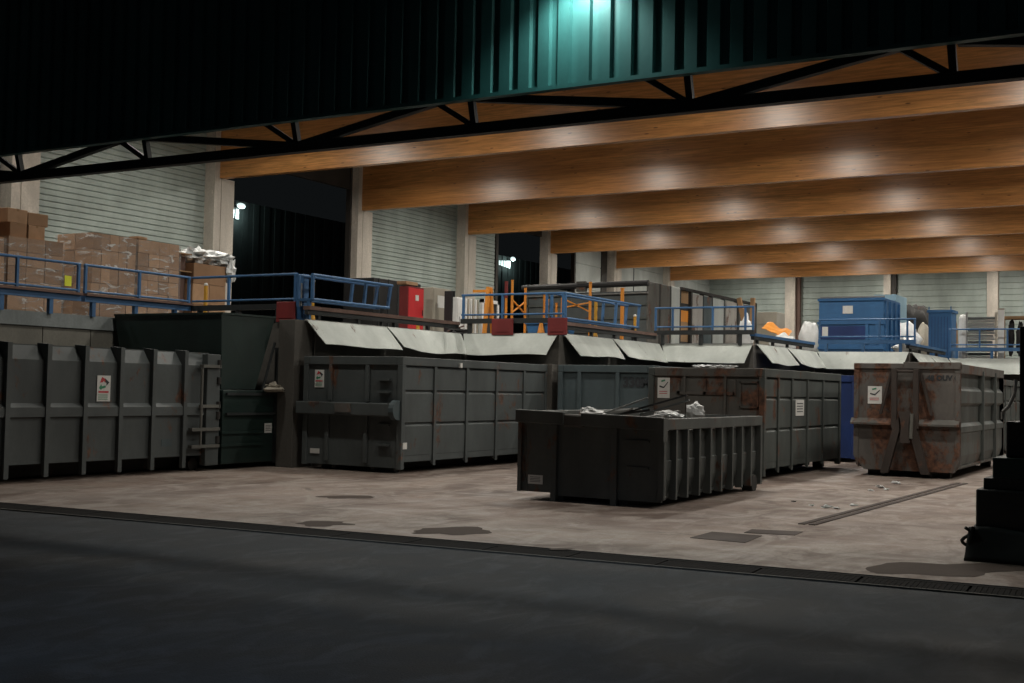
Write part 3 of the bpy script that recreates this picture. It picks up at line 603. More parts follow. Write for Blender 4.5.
# ------------------------------------------------------------------ rubber flaps along the quay
fnames = ['nearest bay', 'second bay', 'third bay', 'fourth bay', 'fifth bay', 'sixth bay']
def flap(p0, p1, out, trim0, trim1, label, seed, curl=0.0):
    p0, p1 = Vector(p0), Vector(p1); out = Vector(out); d = (p1-p0); L = d.length; d.normalize(); mid = (p0+p1)/2
    def fn(a, b):
        s = trim0*b+(L-(trim0+trim1)*b)*a
        wv = 0.020*noise.noise(Vector((a*3+seed, b*1.5, seed)))+0.006*math.sin(a*6+seed)
        q = p0+d*s+out*(0.04+0.42*b*(1+wv))+Vector((0, 0, 0.03-0.50*b-0.03*b*b+wv*b*1.6+curl*b*max(0, 0.25-a)*1.2))
        return tuple(q-mid)
    t = thing('loading_flap', mid, label, 'flap', 'pale flaps along the platform edge')
    MB().grid(fn, 24, 8, 0.015).build('rubber_sheet', 'flap', t)
    a, b = p0-mid, p1-mid; MB().bar(tuple(a+Vector((0, 0, 0.035))), tuple(b+Vector((0, 0, 0.035))), 0.04).build('hinge_bar', 'metal', t)
for k, (xa, y0, y1, xb) in enumerate(BAYS):
    ym = (y0+y1)/2-0.15
    flap((xa, y0+0.15, ZP), (xa, ym-0.02, ZP), (1, 0, 0), 0.12, -0.10 if k == 0 else 0.05, 'pale grey rubber flap, near half of the long edge, %s from the left' % fnames[k], k*3+1)
    flap((xa, ym+0.02, ZP), (xa, y1-0.1, ZP), (1, 0, 0), 0.10, 0.30, 'pale grey rubber flap, far half of the long edge, %s from the left' % fnames[k], k*3+2, 0.25)
    flap((xa+0.1, y1, ZP), (xb, y1, ZP), (0, -1, 0), 0.30, 0.10, 'pale grey rubber flap on the short edge facing the yard, %s from the left' % fnames[k], k*3+3)

# ------------------------------------------------------------------ blue railings
ZB = 3.40
def railing(p0, p1, label, posts, ztop=1.06, zbot=0.52, beam='blue', deck=True, bmz=(0.30, 0.42), doubles=()):
    p0, p1 = Vector((*p0, ZP)), Vector((*p1, ZP)); d = p1-p0; L = d.length; d.normalize(); nrm = Vector((-d.y, d.x, 0))
    t = thing('guard_rail', p0, label, 'railing', 'blue railings on the platform')
    P = lambda s, z, o=0: tuple(d*s+nrm*o+Vector((0, 0, z)))
    MB().tube(P(0, ztop), P(L, ztop), 0.030, 8).build('top_rail', 'blue', t)
    MB().tube(P(0, zbot), P(L, zbot), 0.026, 8).build('bottom_rail', 'blue', t)
    for s in posts: MB().bar(P(s, bmz[1]), P(s, ztop), 0.055).build('post', 'blue', t)
    def bx(z0, z1, w, m, nm):
        a, b = P(0, z0, -w), P(0, z0, w); c, e = P(L, z0, w), P(L, z0, -w)
        MB().prism([a[:2], b[:2], c[:2], e[:2]], 'z', z0, z1).build(nm, m, t)
    bx(bmz[0], bmz[1], 0.06, beam, 'edge_beam')
    if deck: bx(bmz[1], bmz[1]+0.05, 0.12, 'deckwood', 'kick_board')
    s = 0.25
    while s < L: MB().bar(P(s, 0), P(s, bmz[0]), 0.09).build('stub_post', 'blue' if beam == 'blue' else 'truss', t); s += 1.15
    return t
railing((-20.1, 12.7), (-20.1, 17.12), 'blue railing at the left edge in front of the stacked cartons', [0.1, 1.45, 2.9, 4.38])
railing((-20.1, 17.22), (-20.1, 20.24), 'blue railing in front of the tall wrapped carton pallets', [0.04, 1.5, 2.98])
railing((-20.06, 20.28), (-17.0, 20.28), 'blue railing crossing the nearest dark opening', [1.1, 3.02], beam='truss', deck=False)
railing((-16.4, 26.0), (-13.45, 26.0), 'blue railing in front of the orange posts, holding two red plates', [0.05, 1.2, 2.45, 2.9], ztop=1.02, beam='truss', deck=False)
railing((-13.7, 32.1), (-10.75, 32.1), 'blue railing in front of the peeling container side panels', [0.03, 0.55, 1.75, 2.7, 2.92], beam='truss', deck=False)
railing((-10.7, 38.3), (-7.7, 38.3), 'blue railing in front of the big blue skip', [0.03, 1.9, 2.75, 2.97], beam='blue', deck=False)
railing((-7.8, 44.5), (-4.9, 44.5), 'blue railing below the racks of trays at the right', [0.03, 1.0, 1.9, 2.9], beam='blue', deck=False)
def edgebeam(xa, y0, y1, label, mat='deckwood'):
    t = thing('edge_beam', (xa, y0, ZP), label, 'beam', 'low guard beams on the long platform edges')
    MB().box(-0.08, 0.08, 0, y1-y0, 0.26, 0.34).build('beam', mat, t); MB().box(-0.05, 0.05, 0, y1-y0, 0.16, 0.26).build('web', 'truss', t)
    y = 0.4
    while y < y1-y0: MB().bar((0, y, 0), (0, y, 0.17), 0.08).build('stub_post', 'truss', t); y += 1.4
edgebeam(-16.46, 19.95, 25.9, 'rusty brown guard beam below the tilted blue gate')
edgebeam(-13.66, 26.1, 32.0, 'brown guard beam sloping away right of the orange posts')
edgebeam(-10.86, 32.3, 38.2, 'dark guard beam beside the orange crate and white bags', 'blue')
edgebeam(-7.96, 38.4, 44.4, 'dark guard beam left of the racks of trays', 'blue')
def gate(xa, y0, y1, z0, z1, label, lean=0.12):
    t = thing('swing_gate', (xa, y0, ZP), label, 'gate', 'blue gates on the platform')
    L = y1-y0; a, b = z0-ZP, z1-ZP
    for o, r in ((0.0, 0.035), (-0.38, 0.03)):
        f = MB(); f.tube((o, -o*0.1, a), (o+0.02, L, a), r); f.tube((o, -lean*0.3, b), (o+0.02, L+lean, b), r)
        f.build('gate_rail', 'blue', t)
        for s in (0.0, L*0.66, L-0.02): MB().bar((o, s, a), (o, s+lean*(s/L)*0.9, b), 0.06).build('gate_post', 'blue', t)
    for s in (0, L): MB().bar((0, s, a), (-0.38, s, a), 0.05).build('gate_tie', 'blue', t)
    MB().bar((-0.1, 0.02, -0.0), (-0.1, 0.02, a), 0.07).build('support', 'blue', t); MB().bar((-0.1, L-0.1, 0), (-0.1, L-0.1, a), 0.07).build('support', 'truss', t)
gate(-16.36, 20.02, 22.75, 3.54, 4.06, 'blue tubular gate leaning outward above the first pale flap')
gate(-13.7, 26.5, 30.9, 3.50, 4.12, 'blue gate along the edge right of the second red plate')
t = thing('gate_post', (-16.86, 20.3, ZP), 'thick blue post between railing and tilted gate', 'post'); MB().box(-0.1, 0.1, -0.08, 0.08, 0, 1.05).build('post', 'blue', t); MB().tube((0.05, -0.12, 0.35), (0.05, -0.12, 0.85), 0.03).build('hinge_rod', 'metal', t)
MB().box(-0.08, -0.02, -0.62, -0.56, -0.1, 0.0).build('bracket', 'paper', t)
for k, (u0, u1, v0, v1, y) in enumerate(((277, 295, 302, 322, 20.14), (492, 513, 319, 335, 25.9), (548, 567, 318, 335, 25.9))):
    a = hit(u0, v0, y=y); b = hit(u1, v1, y=y)
    t = thing('red_plate', ((a.x+b.x)/2, y, b.z), ['dull red plate hanging left of the blue gate post', 'red plate below the railing, left one of the pair', 'red plate below the railing, right one of the pair'][k], 'plate', 'red plates on the platform edge')
    wd = (b.x-a.x)/2; hh = a.z-b.z
    MB().box(-wd, wd, -0.02, 0.02, 0, hh).build('plate', 'darkred', t, bevel=0.01); MB().box(-wd*0.7, wd*0.7, -0.03, -0.02, hh*0.2, hh*0.24).build('seam', 'darkred', t)
    MB().bar((-wd*0.8, 0.03, 0), (-wd*0.8, 0.03, hh+0.05), 0.03).build('hanger', 'truss', t)

# ------------------------------------------------------------------ things on the platform: cartons
def pallet(x1, x0, y0, y1, ztop, label, film=True, cw=0.42, chh=0.30):
    t = thing('carton_pallet', ((x0+x1)/2, (y0+y1)/2, ZP), label, 'pallet', 'wrapped pallets of cartons'); w2 = (x1-x0)/2; l2 = (y1-y0)/2
    pl = MB()
    for k in range(5): pl.box(-w2, w2, -l2+k*(2*l2-0.1)/4, -l2+k*(2*l2-0.1)/4+0.1, 0.11, 0.14)
    for k in (-1, 0, 1): pl.box(k*(w2-0.06)-0.05, k*(w2-0.06)+0.05, -l2, l2, 0, 0.11)
    pl.build('pallet_base', 'wood', t)
    H = ztop-ZP-0.14; nr = max(1, round(H/chh)); ny = max(1, round(2*l2/cw)); nx = max(1, round(2*w2/0.58)); ch = H/nr; cy = 2*l2/ny; cx = 2*w2/nx
    cmh = MB().box(-cx/2+0.006, cx/2-0.006, -cy/2+0.006, cy/2-0.006, 0.003, ch-0.006)
    cmh.box(-cx/2+0.004, cx/2-0.004, -0.03, 0.03, ch-0.006, ch-0.003); cmh = cmh.mesh('carton', 'card')
    for r in range(nr):
        for i in range(ny):
            for j in range(nx):
                inst('carton', cmh, t, (-w2+cx*(j+0.5)+random.uniform(-0.012, 0.012), -l2+cy*(i+0.5)+random.uniform(-0.01, 0.01), 0.14+r*ch))
    if film:
        f = MB(); e = 0.025; f.v = []; pr = [(-w2-e, -l2-e), (w2+e, -l2-e), (w2+e, l2+e), (-w2-e, l2+e)]
        for i in range(4):
            a, b = pr[i], pr[(i+1) % 4]
            f.add([(a[0], a[1], 0.12), (b[0], b[1], 0.12), (b[0], b[1], H+0.12), (a[0], a[1], H+0.12)], [(0, 1, 2, 3)])
        f.build('stretch_film', 'film', t)
    return t
pallet(-22.0, -23.2, 15.25, 16.75, 4.72, 'wrapped carton pallet cut by the left edge of the picture')
pA = pallet(-22.0, -23.2, 16.85, 18.25, 4.78, 'wrapped carton pallet under the loose boxes, second from the left')
pB = pallet(-22.0, -23.2, 19.06, 20.36, 5.12, 'tall wrapped carton pallet in the middle, its dark end showing', cw=0.26, chh=0.40)
pallet(-22.0, -23.2, 20.42, 21.76, 5.12, 'tall wrapped carton pallet left of the open shelf of boxes', cw=0.33, chh=0.33)
pD = pallet(-22.0, -22.9, 22.25, 23.42, 4.74, 'lighter orange carton stack against the column, white plastic on top', film=False, cw=0.58, chh=0.5)
pallet(-22.9, -23.9, 18.5, 19.0, 4.45, 'low carton stack tucked between the two tall pallets')
def carton(x, y, z, sx, sy, sz, label, rz=0, mat='card'):
    t = thing('carton', (x, y, z), label, 'box', 'loose cartons on the pallets', rz)
    MB().box(-sx/2, sx/2, -sy/2, sy/2, 0, sz).build('box', mat, t, bevel=0.008); MB().box(-sx/2-0.002, sx/2+0.002, -0.03, 0.03, sz-0.05, sz+0.002).build('tape', 'wood', t)
carton(-22.3, 15.9, 4.72, 0.6, 0.45, 0.36, 'loose carton standing left of the first column foot'); carton(-22.3, 16.4, 4.72, 0.6, 0.4, 0.3, 'loose carton at the right end of the cut-off pallet')
carton(-22.45, 17.15, 4.78, 0.7, 0.42, 0.30, 'lower loose carton, left one on the second pallet'); carton(-22.45, 17.62, 4.78, 0.7, 0.42, 0.30, 'lower loose carton, right one on the second pallet')
carton(-22.5, 17.1, 5.08-0.0, 0.8, 0.52, 0.30, 'upper loose carton below the pale column, left one', 0.05); carton(-22.45, 17.66, 5.08, 0.7, 0.5, 0.27, 'upper loose carton, right one on the second pallet', -0.04)
carton(-22.15, 20.55, 5.125, 0.3, 0.3, 0.06, 'flat carton lid on the tall middle pallets')
ysl = hit(68, 281, x=-21.96); MB().box(1.16-0.55, 1.175-0.55, -0.10, 0.08, 0.02, 0.25).build('yellow_note', plain('yellow_note_paper', (0.85, 0.9, 0.05), 0.6), pA, (0.045, hit(68, 281, x=-21.95).y-17.55, hit(68, 287, x=-21.95).z-ZP))
sh_ = thing('box_shelf', (-22.75, 21.95, ZP), 'dark open shelf with boxes right of the tall wrapped pallets', 'shelf')
for z in (0.0, 1.42, 1.86): MB().box(-0.5, 0.7, -0.12, 0.28, z, z+0.03).build('board', 'wood', sh_)
MB().box(-0.5, -0.47, -0.12, 0.28, 0, 1.86).build('side_panel', 'deckwood', sh_); MB().box(0.45, 0.48, -0.12, 0.28, 0, 1.86).build('side_panel', 'deckwood', sh_)
carton(-22.6, 22.03, ZP+1.45, 0.6, 0.30, 0.3, 'carton on the top board of the dark shelf')
o = MB(); o.sm = False
o.blob((-0.1, -0.15, 0.16), (0.35, 0.42, 0.20), 18, 10, 0.45, 3, 2.4); o.blob((0.0, 0.35, 0.12), (0.40, 0.40, 0.17), 18, 10, 0.5, 5, 2.4); o.blob((0.30, 0.62, -0.15), (0.12, 0.16, 0.32), 14, 9, 0.4, 8, 2.2); o.blob((-0.1, -0.65, 0.10), (0.22, 0.2, 0.10), 12, 8, 0.4, 9, 2)
o = o.build('plastic_sheet', 'bag', None, (-22.3, 22.95, 4.80)); tag(o, 'crumpled white plastic sheet draped over the orange carton stack', 'sheet')

# ------------------------------------------------------------------ cabinets, appliances, posts
def box_thing(name, x, u0, u1, vtop, depth, mat, label, cat, extra=None, zb=ZP, group=None, bev=0.015):
    a = hit(u0, vtop, x=x); b = hit(u1, vtop, x=x); y0, y1 = a.y, b.y; zt = (a.z+b.z)/2
    t = thing(name, (x-depth/2, (y0+y1)/2, zb), label, cat, group); w_, l_ = depth/2, (y1-y0)/2; H_ = zt-zb
    MB().box(-w_, w_, -l_, l_, 0, H_).build('body', mat, t, bevel=bev)
    if extra: extra(t, w_, l_, H_)
    return t
def redx(t, w, l, H):
    MB().box(w, w+0.02, -l+0.03, l-0.03, 0.1, H-0.05).build('door', 'red', t, bevel=0.005)
    MB().box(w+0.02, w+0.03, -0.05, 0.12, H-0.42, H-0.25).build('placard', 'paper', t); MB().tube((w+0.04, l-0.1, H*0.5), (w+0.04, l-0.1, H*0.6), 0.015).build('handle', 'black', t)
box_thing('red_cabinet', -21.0, 408, 424, 287, 0.32, 'darkred', 'bright red upright cabinet beside the grey cabinet', 'cabinet', redx)  # body redder-dark than the door: shade of the end face put into its colour
t = thing('carton', (-21.15, 30.45, 4.835), 'flat beige carton lying on the red cabinet', 'box'); MB().box(-0.2, 0.15, -0.32, 0.28, 0, 0.10).build('box', 'card', t); MB().box(-0.2, 0.15, -0.34, -0.32, 0.02, 0.09).build('flap', 'card', t)
def greyx(t, w, l, H):
    MB().box(w, w+0.02, -l+0.03, l-0.03, 0.1, H-0.04).build('door', 'beige', t, bevel=0.005); MB().box(w+0.02, w+0.03, -l*0.55, l*0.62, H-0.62, H-0.24).build('notice', 'paper', t)
    MB().box(w+0.02, w+0.05, l*0.55, l*0.68, H-0.85, H-0.68).build('handle', 'black', t)
box_thing('grey_cabinet', -21.0, 433, 451, 288.5, 0.75, 'beige', 'beige grey metal cabinet with a white notice on its door', 'cabinet', greyx)
def ribx(n, m):
    def f(t, w, l, H):
        for k in range(n):
            y = -l+(k+0.5)*2*l/n; MB().box(w, w+0.03, y-0.03, y+0.03, 0, H).build('rib', m, t)
    return f
box_thing('storage_crate', -22.8, 374, 421, 281, 1.2, 'black', 'long dark crate standing low behind the red cabinet', 'crate', ribx(5, 'truss'))
box_thing('dark_box', -20.3, 452.5, 455.5, 291, 0.3, 'black', 'narrow black post box at the end of the grey cabinet', 'box', ribx(1, 'truss'))
def fr(t, w, l, H):
    MB().box(w, w+0.02, -l+0.03, l-0.03, 0.08, H*0.6).build('door', 'white', t, bevel=0.005); MB().box(w, w+0.02, -l+0.03, l-0.03, H*0.63, H-0.03).build('door', 'white', t, bevel=0.005); MB().tube((w+0.04, -l+0.1, H*0.4), (w+0.04, -l+0.1, H*0.56), 0.012).build('handle', 'metal', t)
box_thing('refrigerator', -18.6, 457, 464.5, 297.5, 0.14, 'white', 'white refrigerator right of the grey cabinet', 'appliance', fr)
for k, (u0, u1, v) in enumerate(((466, 470, 299), (471.5, 474.5, 299), (476, 479, 300))):
    box_thing('leaning_door', -18.5, u0, u1, v, 0.05, 'white', ['white upright panel next to the refrigerator', 'middle one of three white upright panels', 'third white upright panel, beside the white door frame'][k], 'panel', ribx(1, 'beige'), group='white panels stacked upright')
def frame_thing(x, u0, u1, vt, mat, label):
    a = hit(u0, vt, x=x); b = hit(u1, vt, x=x); t = thing('door_frame', (x, (a.y+b.y)/2, ZP), label, 'frame'); l_ = (b.y-a.y)/2; H_ = a.z-ZP
    for s in (-1, 1): MB().box(-0.05, 0.05, s*l_, s*(l_-0.1), 0, H_).build('jamb', mat, t)
    MB().box(-0.05, 0.05, -l_, l_, H_-0.1, H_).build('head', mat, t); MB().box(-0.02, 0.02, -l_+0.1, l_-0.1, 0.0, H_-0.1).build('glass_pane', 'black', t)
frame_thing(-18.4, 481, 498, 299, 'white', 'white door frame with a dark pane behind the orange legs')
def post(u, v, x, label, mat='orange', w=0.05, cap=None):
    p = hit(u, v, x=x); t = thing('safety_post', (x, p.y, ZP), label, 'post', 'orange posts on the platform'); H_ = p.z-ZP
    MB().bar((0, 0, 0), (0, 0, H_), w).build('upright', mat, t); MB().box(-0.08, 0.08, -0.08, 0.08, 0, 0.03).build('foot', mat, t)
    if cap: MB().bar((0, 0, H_-0.45), (0, 0, H_+0.02), w*1.4).build('red_sleeve', cap, t)
    else: MB().box(-w*0.6, w*0.6, -w*0.6, w*0.6, H_, H_+0.03).build('cap', mat, t)
post(506.5, 282, -16.9, 'orange post with a red sleeve, tallest of the orange posts', cap='darkred')
post(512.5, 281, -16.7, 'thin orange post just right of the red-sleeved one'); post(525.5, 289, -16.6, 'orange post at the right of the first cross bracing')
post(544.5, 294, -16.2, 'short orange post left of the hanging orange glove shape'); post(547.5, 300, -16.3, 'shorter orange post touching the one on its left'); post(556.5, 304, -16.1, 'shortest orange post left of the second red plate')
post(590.5, 283, -15.5, 'tall orange post in front of the dark rack, left one', w=0.06); post(622.5, 289, -14.6, 'tall orange post at the blue gate end, right one', w=0.08)
def aframe(u0, u1, ut, vt, x, label):
    a = hit(u0, 330, x=x); b = hit(u1, 330, x=x); c = hit(ut, vt, x=x); t = thing('trestle', (x, (a.y+b.y)/2, ZP), label, 'trestle'); l_ = (b.y-a.y)/2
    for s in (-1, 1): MB().bar((0, s*l_, 0), (0, s*0.05, c.z-ZP), 0.09).build('leg', 'orange', t)
    MB().bar((0, -l_*0.5, 0.5), (0, l_*0.5, 0.5), 0.06).build('crossbar', 'orange', t); MB().bar((-0.5, 0, c.z-ZP-0.1), (0.1, 0, c.z-ZP-0.1), 0.07).build('head_bar', 'orange', t)
aframe(484, 493, 488, 287, -16.7, 'orange pointed trestle in front of the white door frame')
def xbrace(u0, u1, v0, v1, x, label):
    t = None; a = hit(u0, v0, x=x); b = hit(u1, v1, x=x); t = thing('cross_brace', (x, (a.y+b.y)/2, ZP), label, 'brace', 'orange cross braces'); l_ = (b.y-a.y)/2; z0, z1 = b.z-ZP, a.z-ZP
    for s in (-1, 1): MB().bar((0, -l_, z0 if s > 0 else z1), (0, l_, z1 if s > 0 else z0), 0.035).build('diagonal', 'orange', t)
    for s in (-1, 1): MB().bar((0, s*l_, 0), (0, s*l_, z1), 0.04).build('stanchion', 'orange', t)
xbrace(512.5, 525, 300, 314, -16.75, 'orange cross brace between the tall left posts'); xbrace(562, 590, 298, 312, -15.8, 'wide orange cross brace left of the tall post')
def bollard(u, v, x, label):
    p = hit(u, v, x=x); t = thing('bollard', (x, p.y, ZP), label, 'bollard', 'small yellow bollards'); H_ = p.z-ZP
    MB().tube((0, 0, 0), (0, 0, H_), 0.045, 10).build('tube', 'yellow', t); MB().tube((0, 0, 0), (0, 0, 0.25), 0.10, 10, 0.05).build('base', 'yellow', t); MB().blob((0, 0, H_), (0.05, 0.05, 0.05), 8, 6, 0).build('head', 'paper', t)
bollard(206, 285, -20.5, 'small yellow bollard at the end of the carton stacks'); bollard(313, 281, -17.3, 'yellow bollard in front of the nearest dark opening'); bollard(596, 300, -14.6, 'yellow bollard beside the tall orange post')
bollard(635, 316, -14.3, 'yellow bollard left of the peeling container'); bollard(418, 320, -18.3, 'tiny yellow bollard below the red cabinet')
t = thing('blue_tub', (-15.1, 28.4, ZP), 'small blue tub on the platform between the red plates', 'tub'); MB().prism([(-0.5, 0.02), (0.5, 0.02), (0.58, 0.42), (-0.58, 0.42)], 'y', -0.3, 0.3).build('body', 'skyblue', t); MB().box(-0.62, 0.62, -0.34, 0.34, 0.40, 0.45).build('rim', 'skyblue', t)
t = thing('traffic_cone', (*hit(541, 334, y=28.0).xy, ZP), 'small orange cone just left of the right red plate', 'cone'); MB().tube((0, 0, 0.03), (0, 0, 0.5), 0.13, 12, 0.03).build('cone', 'orange', t); MB().box(-0.17, 0.17, -0.17, 0.17, 0, 0.03).build('foot', 'orange', t)
t = thing('tyre_heap', (*hit(458, 331, y=27.0).xy, ZP), 'dark tangled heap at the platform edge below the grey cabinet', 'heap'); MB().blob((0, 0, 0.12), (0.30, 0.25, 0.14), 16, 9, 0.3, 5, 3).build('heap', 'rubber', t); MB().tube((-0.2, -0.2, 0.15), (0.25, -0.1, 0.3), 0.02).build('rod', 'deckwood', t)

# big weathered container standing on the platform
c = hit(648, 281, z=5.35); e = hit(757, 303, x=c.x); f0 = hit(527, 287, y=c.y)
tb = thing('old_container', ((c.x+f0.x)/2, (c.y+e.y)/2, ZP), 'long weathered container on the platform with peeling ribbed side', 'container')
hx, ly, H = (c.x-f0.x)/2, (e.y-c.y)/2, 5.35-ZP
MB().box(-hx, hx-0.1, -ly+0.08, ly, 0.1, 0.16).build('floor_plate', 'grey', tb)
MB().box(-hx, -hx+0.05, -ly, ly, 0.1, H).build('side_wall', 'grey2', tb); MB().box(-hx, hx, ly-0.05, ly, 0.1, H).build('rear_wall', 'grey2', tb)
MB().box(-hx, hx-0.05, -ly+0.05, -ly+0.09, 0.1, H-0.32).build('front_wall', 'grey', tb)
for k in range(4): MB().box(-hx, hx-0.05, -ly-0.0, -ly+0.06, 0.15+k*0.45, 0.22+k*0.45).build('front_rail', 'grey2', tb)
MB().tube((-hx-0.2, -ly+0.05, H-0.12), (hx, -ly+0.05, H-0.06), 0.10, 10).build('rolled_cover', 'black', tb); MB().tube((-hx, -ly+0.0, H-0.42), (hx, -ly+0.0, H-0.38), 0.035, 8).build('front_bar', 'metal', tb)
MB().box(-0.35, 0.0, -ly-0.02, -ly+0.1, H-0.3, H+0.05).build('cover_bracket', 'rusty2', tb)
segs = [(648, 659, 'rusty2'), (661, 670, 'rusty2'), (672, 680, 'panelgrey'), (681.5, 691.5, 'open'), (693, 703, 'peel'), (704, 712, 'bluegrey'), (713.5, 724, 'panelgrey'), (726.5, 737, 'peel'), (739, 756, 'rusty2')]
paint('peel', (0.42, 0.40, 0.37), 0.7, 0.45, 0.3); M['peel'] = MATS['peel']
yc_ = (c.y+e.y)/2
for u0, u1, mt in segs:
    a, b = hit(u0, 300, x=c.x).y-yc_, hit(u1, 300, x=c.x).y-yc_
    if mt == 'open':
        for z0, z1, mm in ((0.1, 0.45, 'black'), (0.45, 1.15, 'wood'), (1.15, 1.55, 'orange'), (1.55, 1.8, 'black'), (1.8, H, 'wood')): MB().box(hx-0.18, hx-0.12, a, b, z0, z1).build('infill_board', mm, tb)
    else: MB().box(hx-0.06, hx, a, b, 0.1, H-(0.1 if u0 > 690 else 0)).build('side_panel', mt, tb, bevel=0.02)
    MB().box(hx-0.14, hx-0.02, b, b+0.16, 0.05, H).build('rib', 'skid', tb)
MB().bar((hx-0.05, -ly+3, H), (hx-0.05, ly, H), 0.1).build('top_rail', 'skid', tb)

# items at the right of the platform
def yb(name, y, u0, u1, vt, depth, mat, label, cat, extra=None, zt=None, vb=None, group=None, bev=0.02):
    a = hit(u0, vt, y=y); b = hit(u1, vt, y=y); zz = (a.z+b.z)/2; zb = ZP if vb is None else hit((u0+u1)/2, vb, y=y).z
    t = thing(name, ((a.x+b.x)/2, y+depth/2, zb), label, cat, group); w_ = (b.x-a.x)/2; l_ = depth/2; H_ = zz-zb
    MB().box(-w_, w_, -l_, l_, 0, H_).build('body', mat, t, bevel=bev)
    if extra: extra(t, w_, l_, H_)
    return t
def bs(t, w, l, H):
    for z in (0.02, 0.30, H*0.56, H-0.10): MB().box(-w-0.04, w+0.04, -l-0.05, -l, z, z+0.09).build('front_rail', 'skyblue', t)
    MB().box(-w, w*0.45, -l-0.03, -l, 0.66, H*0.53).build('recess_panel', 'deepblue', t)
    for x in (w*0.5, w*0.8): MB().box(x-0.05, x+0.05, -l-0.06, -l, 0.5, H*0.56).build('bracket', 'skyblue', t)
    for k in range(4): MB().box(w, w+0.07, -l+0.1+k*0.7, -l+0.2+k*0.7, 0, H-0.1).build('rib', 'skyblue', t)
    MB().box(-w*0.25, w*0.06, -l-0.02, -l, H*0.74, H*0.87).build('label_sheet', 'paper', t); MB().box(-w*0.88, -w*0.70, -l-0.045, -l-0.03, H*0.36, H*0.52).build('label_sheet', 'paper', t)
    MB().tube((-w, -l+0.1, H+0.03), (w, -l+0.1, H+0.03), 0.04).build('lid_hinge', 'metal', t)
yb('blue_skip', 43.0, 819, 884, 298, 2.6, 'skyblue', 'big bright blue skip with two white labels on the platform', 'skip', bs)
def slats(n, m):
    def f(t, w, l, H):
        for k in range(n): MB().box(-w, w, -l-0.03, -l, (k+0.2)*H/n, (k+0.7)*H/n).build('slat', m, t)
    return f
yb('slatted_box', 49.0, 874, 896, 294.5, 2.0, 'paleblue', 'pale blue slatted box behind the big blue skip', 'box', slats(9, 'paleblue'))
def bc(t, w, l, H):
    MB().box(-w-0.05, w+0.05, -l-0.04, l+0.04, H-0.06, H+0.04).build('roof_edge', 'skyblue', t); MB().box(-w*0.82, w*0.82, -l-0.02, -l, 0.1, H-0.15).build('door', 'skyblue', t)
    for s in (-1, 1): MB().tube((s*w*0.95, -l, H), (s*w*0.95, -l, H+0.16), 0.02).build('lifting_eye', 'skyblue', t)
    for k in range(6): MB().box(-w*0.7+k*w*0.27, -w*0.66+k*w*0.27, -l-0.03, -l-0.02, 0.15, H-0.2).build('groove', 'deepblue', t)
yb('blue_cabin', 45.3, 928.5, 951.5, 311, 1.0, 'skyblue', 'narrow upright blue cabin right of the white bundles', 'cabin', bc)
def lump(u, v0, v1, wpx, y, mat, label, cat, seed=1, amp=0.3, name='white_bag'):
    a = hit(u, v0, y=y); b = hit(u+wpx/2, v0, y=y); r = (b.x-a.x); hz = (a.z-ZP)
    t = MB().blob((0, 0, hz*0.5), (r, r*0.8, hz*0.5), 16, 11, amp, seed, 2.2); t.sm = True
    o = t.build(name, mat, None, (a.x, y, ZP)); tag(o, label, cat); return o
lump(809, 322, 350, 20, 41.4, 'bag', 'tall white bulk bag left of the big blue skip', 'bag', 1, 0.16); lump(783, 334, 350, 26, 40.2, 'bag', 'low white bulk bag under the orange tarp', 'bag', 4, 0.18)
lump(746, 318, 340, 14, 37.0, 'bag', 'white bag at the far end of the peeling container', 'bag', 6, 0.25); lump(905, 323, 345, 34, 47.0, 'bag', 'large white bundle right of the big blue skip', 'bundle', 8, 0.15, 'white_bundle')
lump(906, 341, 352, 22, 41.5, 'metal', 'shiny crumpled foil heap below the white bundle', 'foil', 9, 0.6, 'foil_heap'); lump(923, 323, 345, 14, 48.2, 'beige', 'beige bundle beside the blue cabin', 'bundle', 10, 0.15, 'beige_bundle')
lump(914, 303, 340, 34, 52.0, 'skid', 'dark conical heap behind the white bundles', 'heap', 11, 0.25, 'dark_heap'); lump(955, 318, 345, 6, 47.0, 'wood', 'brown roll just right of the blue cabin', 'roll', 12, 0.1, 'brown_roll')
p = hit(776, 327, y=40.9); o = MB().grid(lambda a, b: (-0.38+a*0.85, -0.4+b*0.7, 0.22-0.32*a+0.10*noise.noise(Vector((a*3, b*3, 5)))-0.25*(1-b)), 10, 8, 0.02).build('orange_tarp', 'orange', None, (p.x+0.1, 40.6, p.z-0.05)); tag(o, 'bright orange tarp piece over the low white bag', 'tarp')
yb('beige_crate', 44.0, 757, 777, 312, 1.0, 'beige', 'beige box behind the orange tarp', 'box', slats(3, 'beige'))
yb('white_roll', 44.7, 958, 966.5, 314, 0.5, 'white', 'upright white wrapped roll right of the blue cabin', 'roll', None, bev=0.15)
t = thing('tray_rack', (*hit(983, 345, y=45.2).xy, ZP), 'wide metal rack of stacked silvery trays at the right', 'rack')
a = hit(969, 316, y=45.2); b = hit(998, 316, y=45.2); w_ = (b.x-a.x)/2; H_ = a.z-ZP
for k in range(7): MB().box(-w_, w_, -0.4, 0.4, 0.1+k*(H_-0.1)/7, 0.14+k*(H_-0.1)/7).build('tray', 'metal', t); MB().tube((-w_*0.9, -0.42, 0.2+k*(H_-0.1)/7), (w_*(0.7+0.04*k), -0.42, 0.2+k*(H_-0.1)/7), 0.05).build('pipe', 'metal' if k % 2 else 'grey', t)
for s in (-1, 1): MB().bar((s*w_, -0.4, 0), (s*w_, -0.4, H_+0.1), 0.07).build('rack_post', 'beige' if s > 0 else 'metal', t)
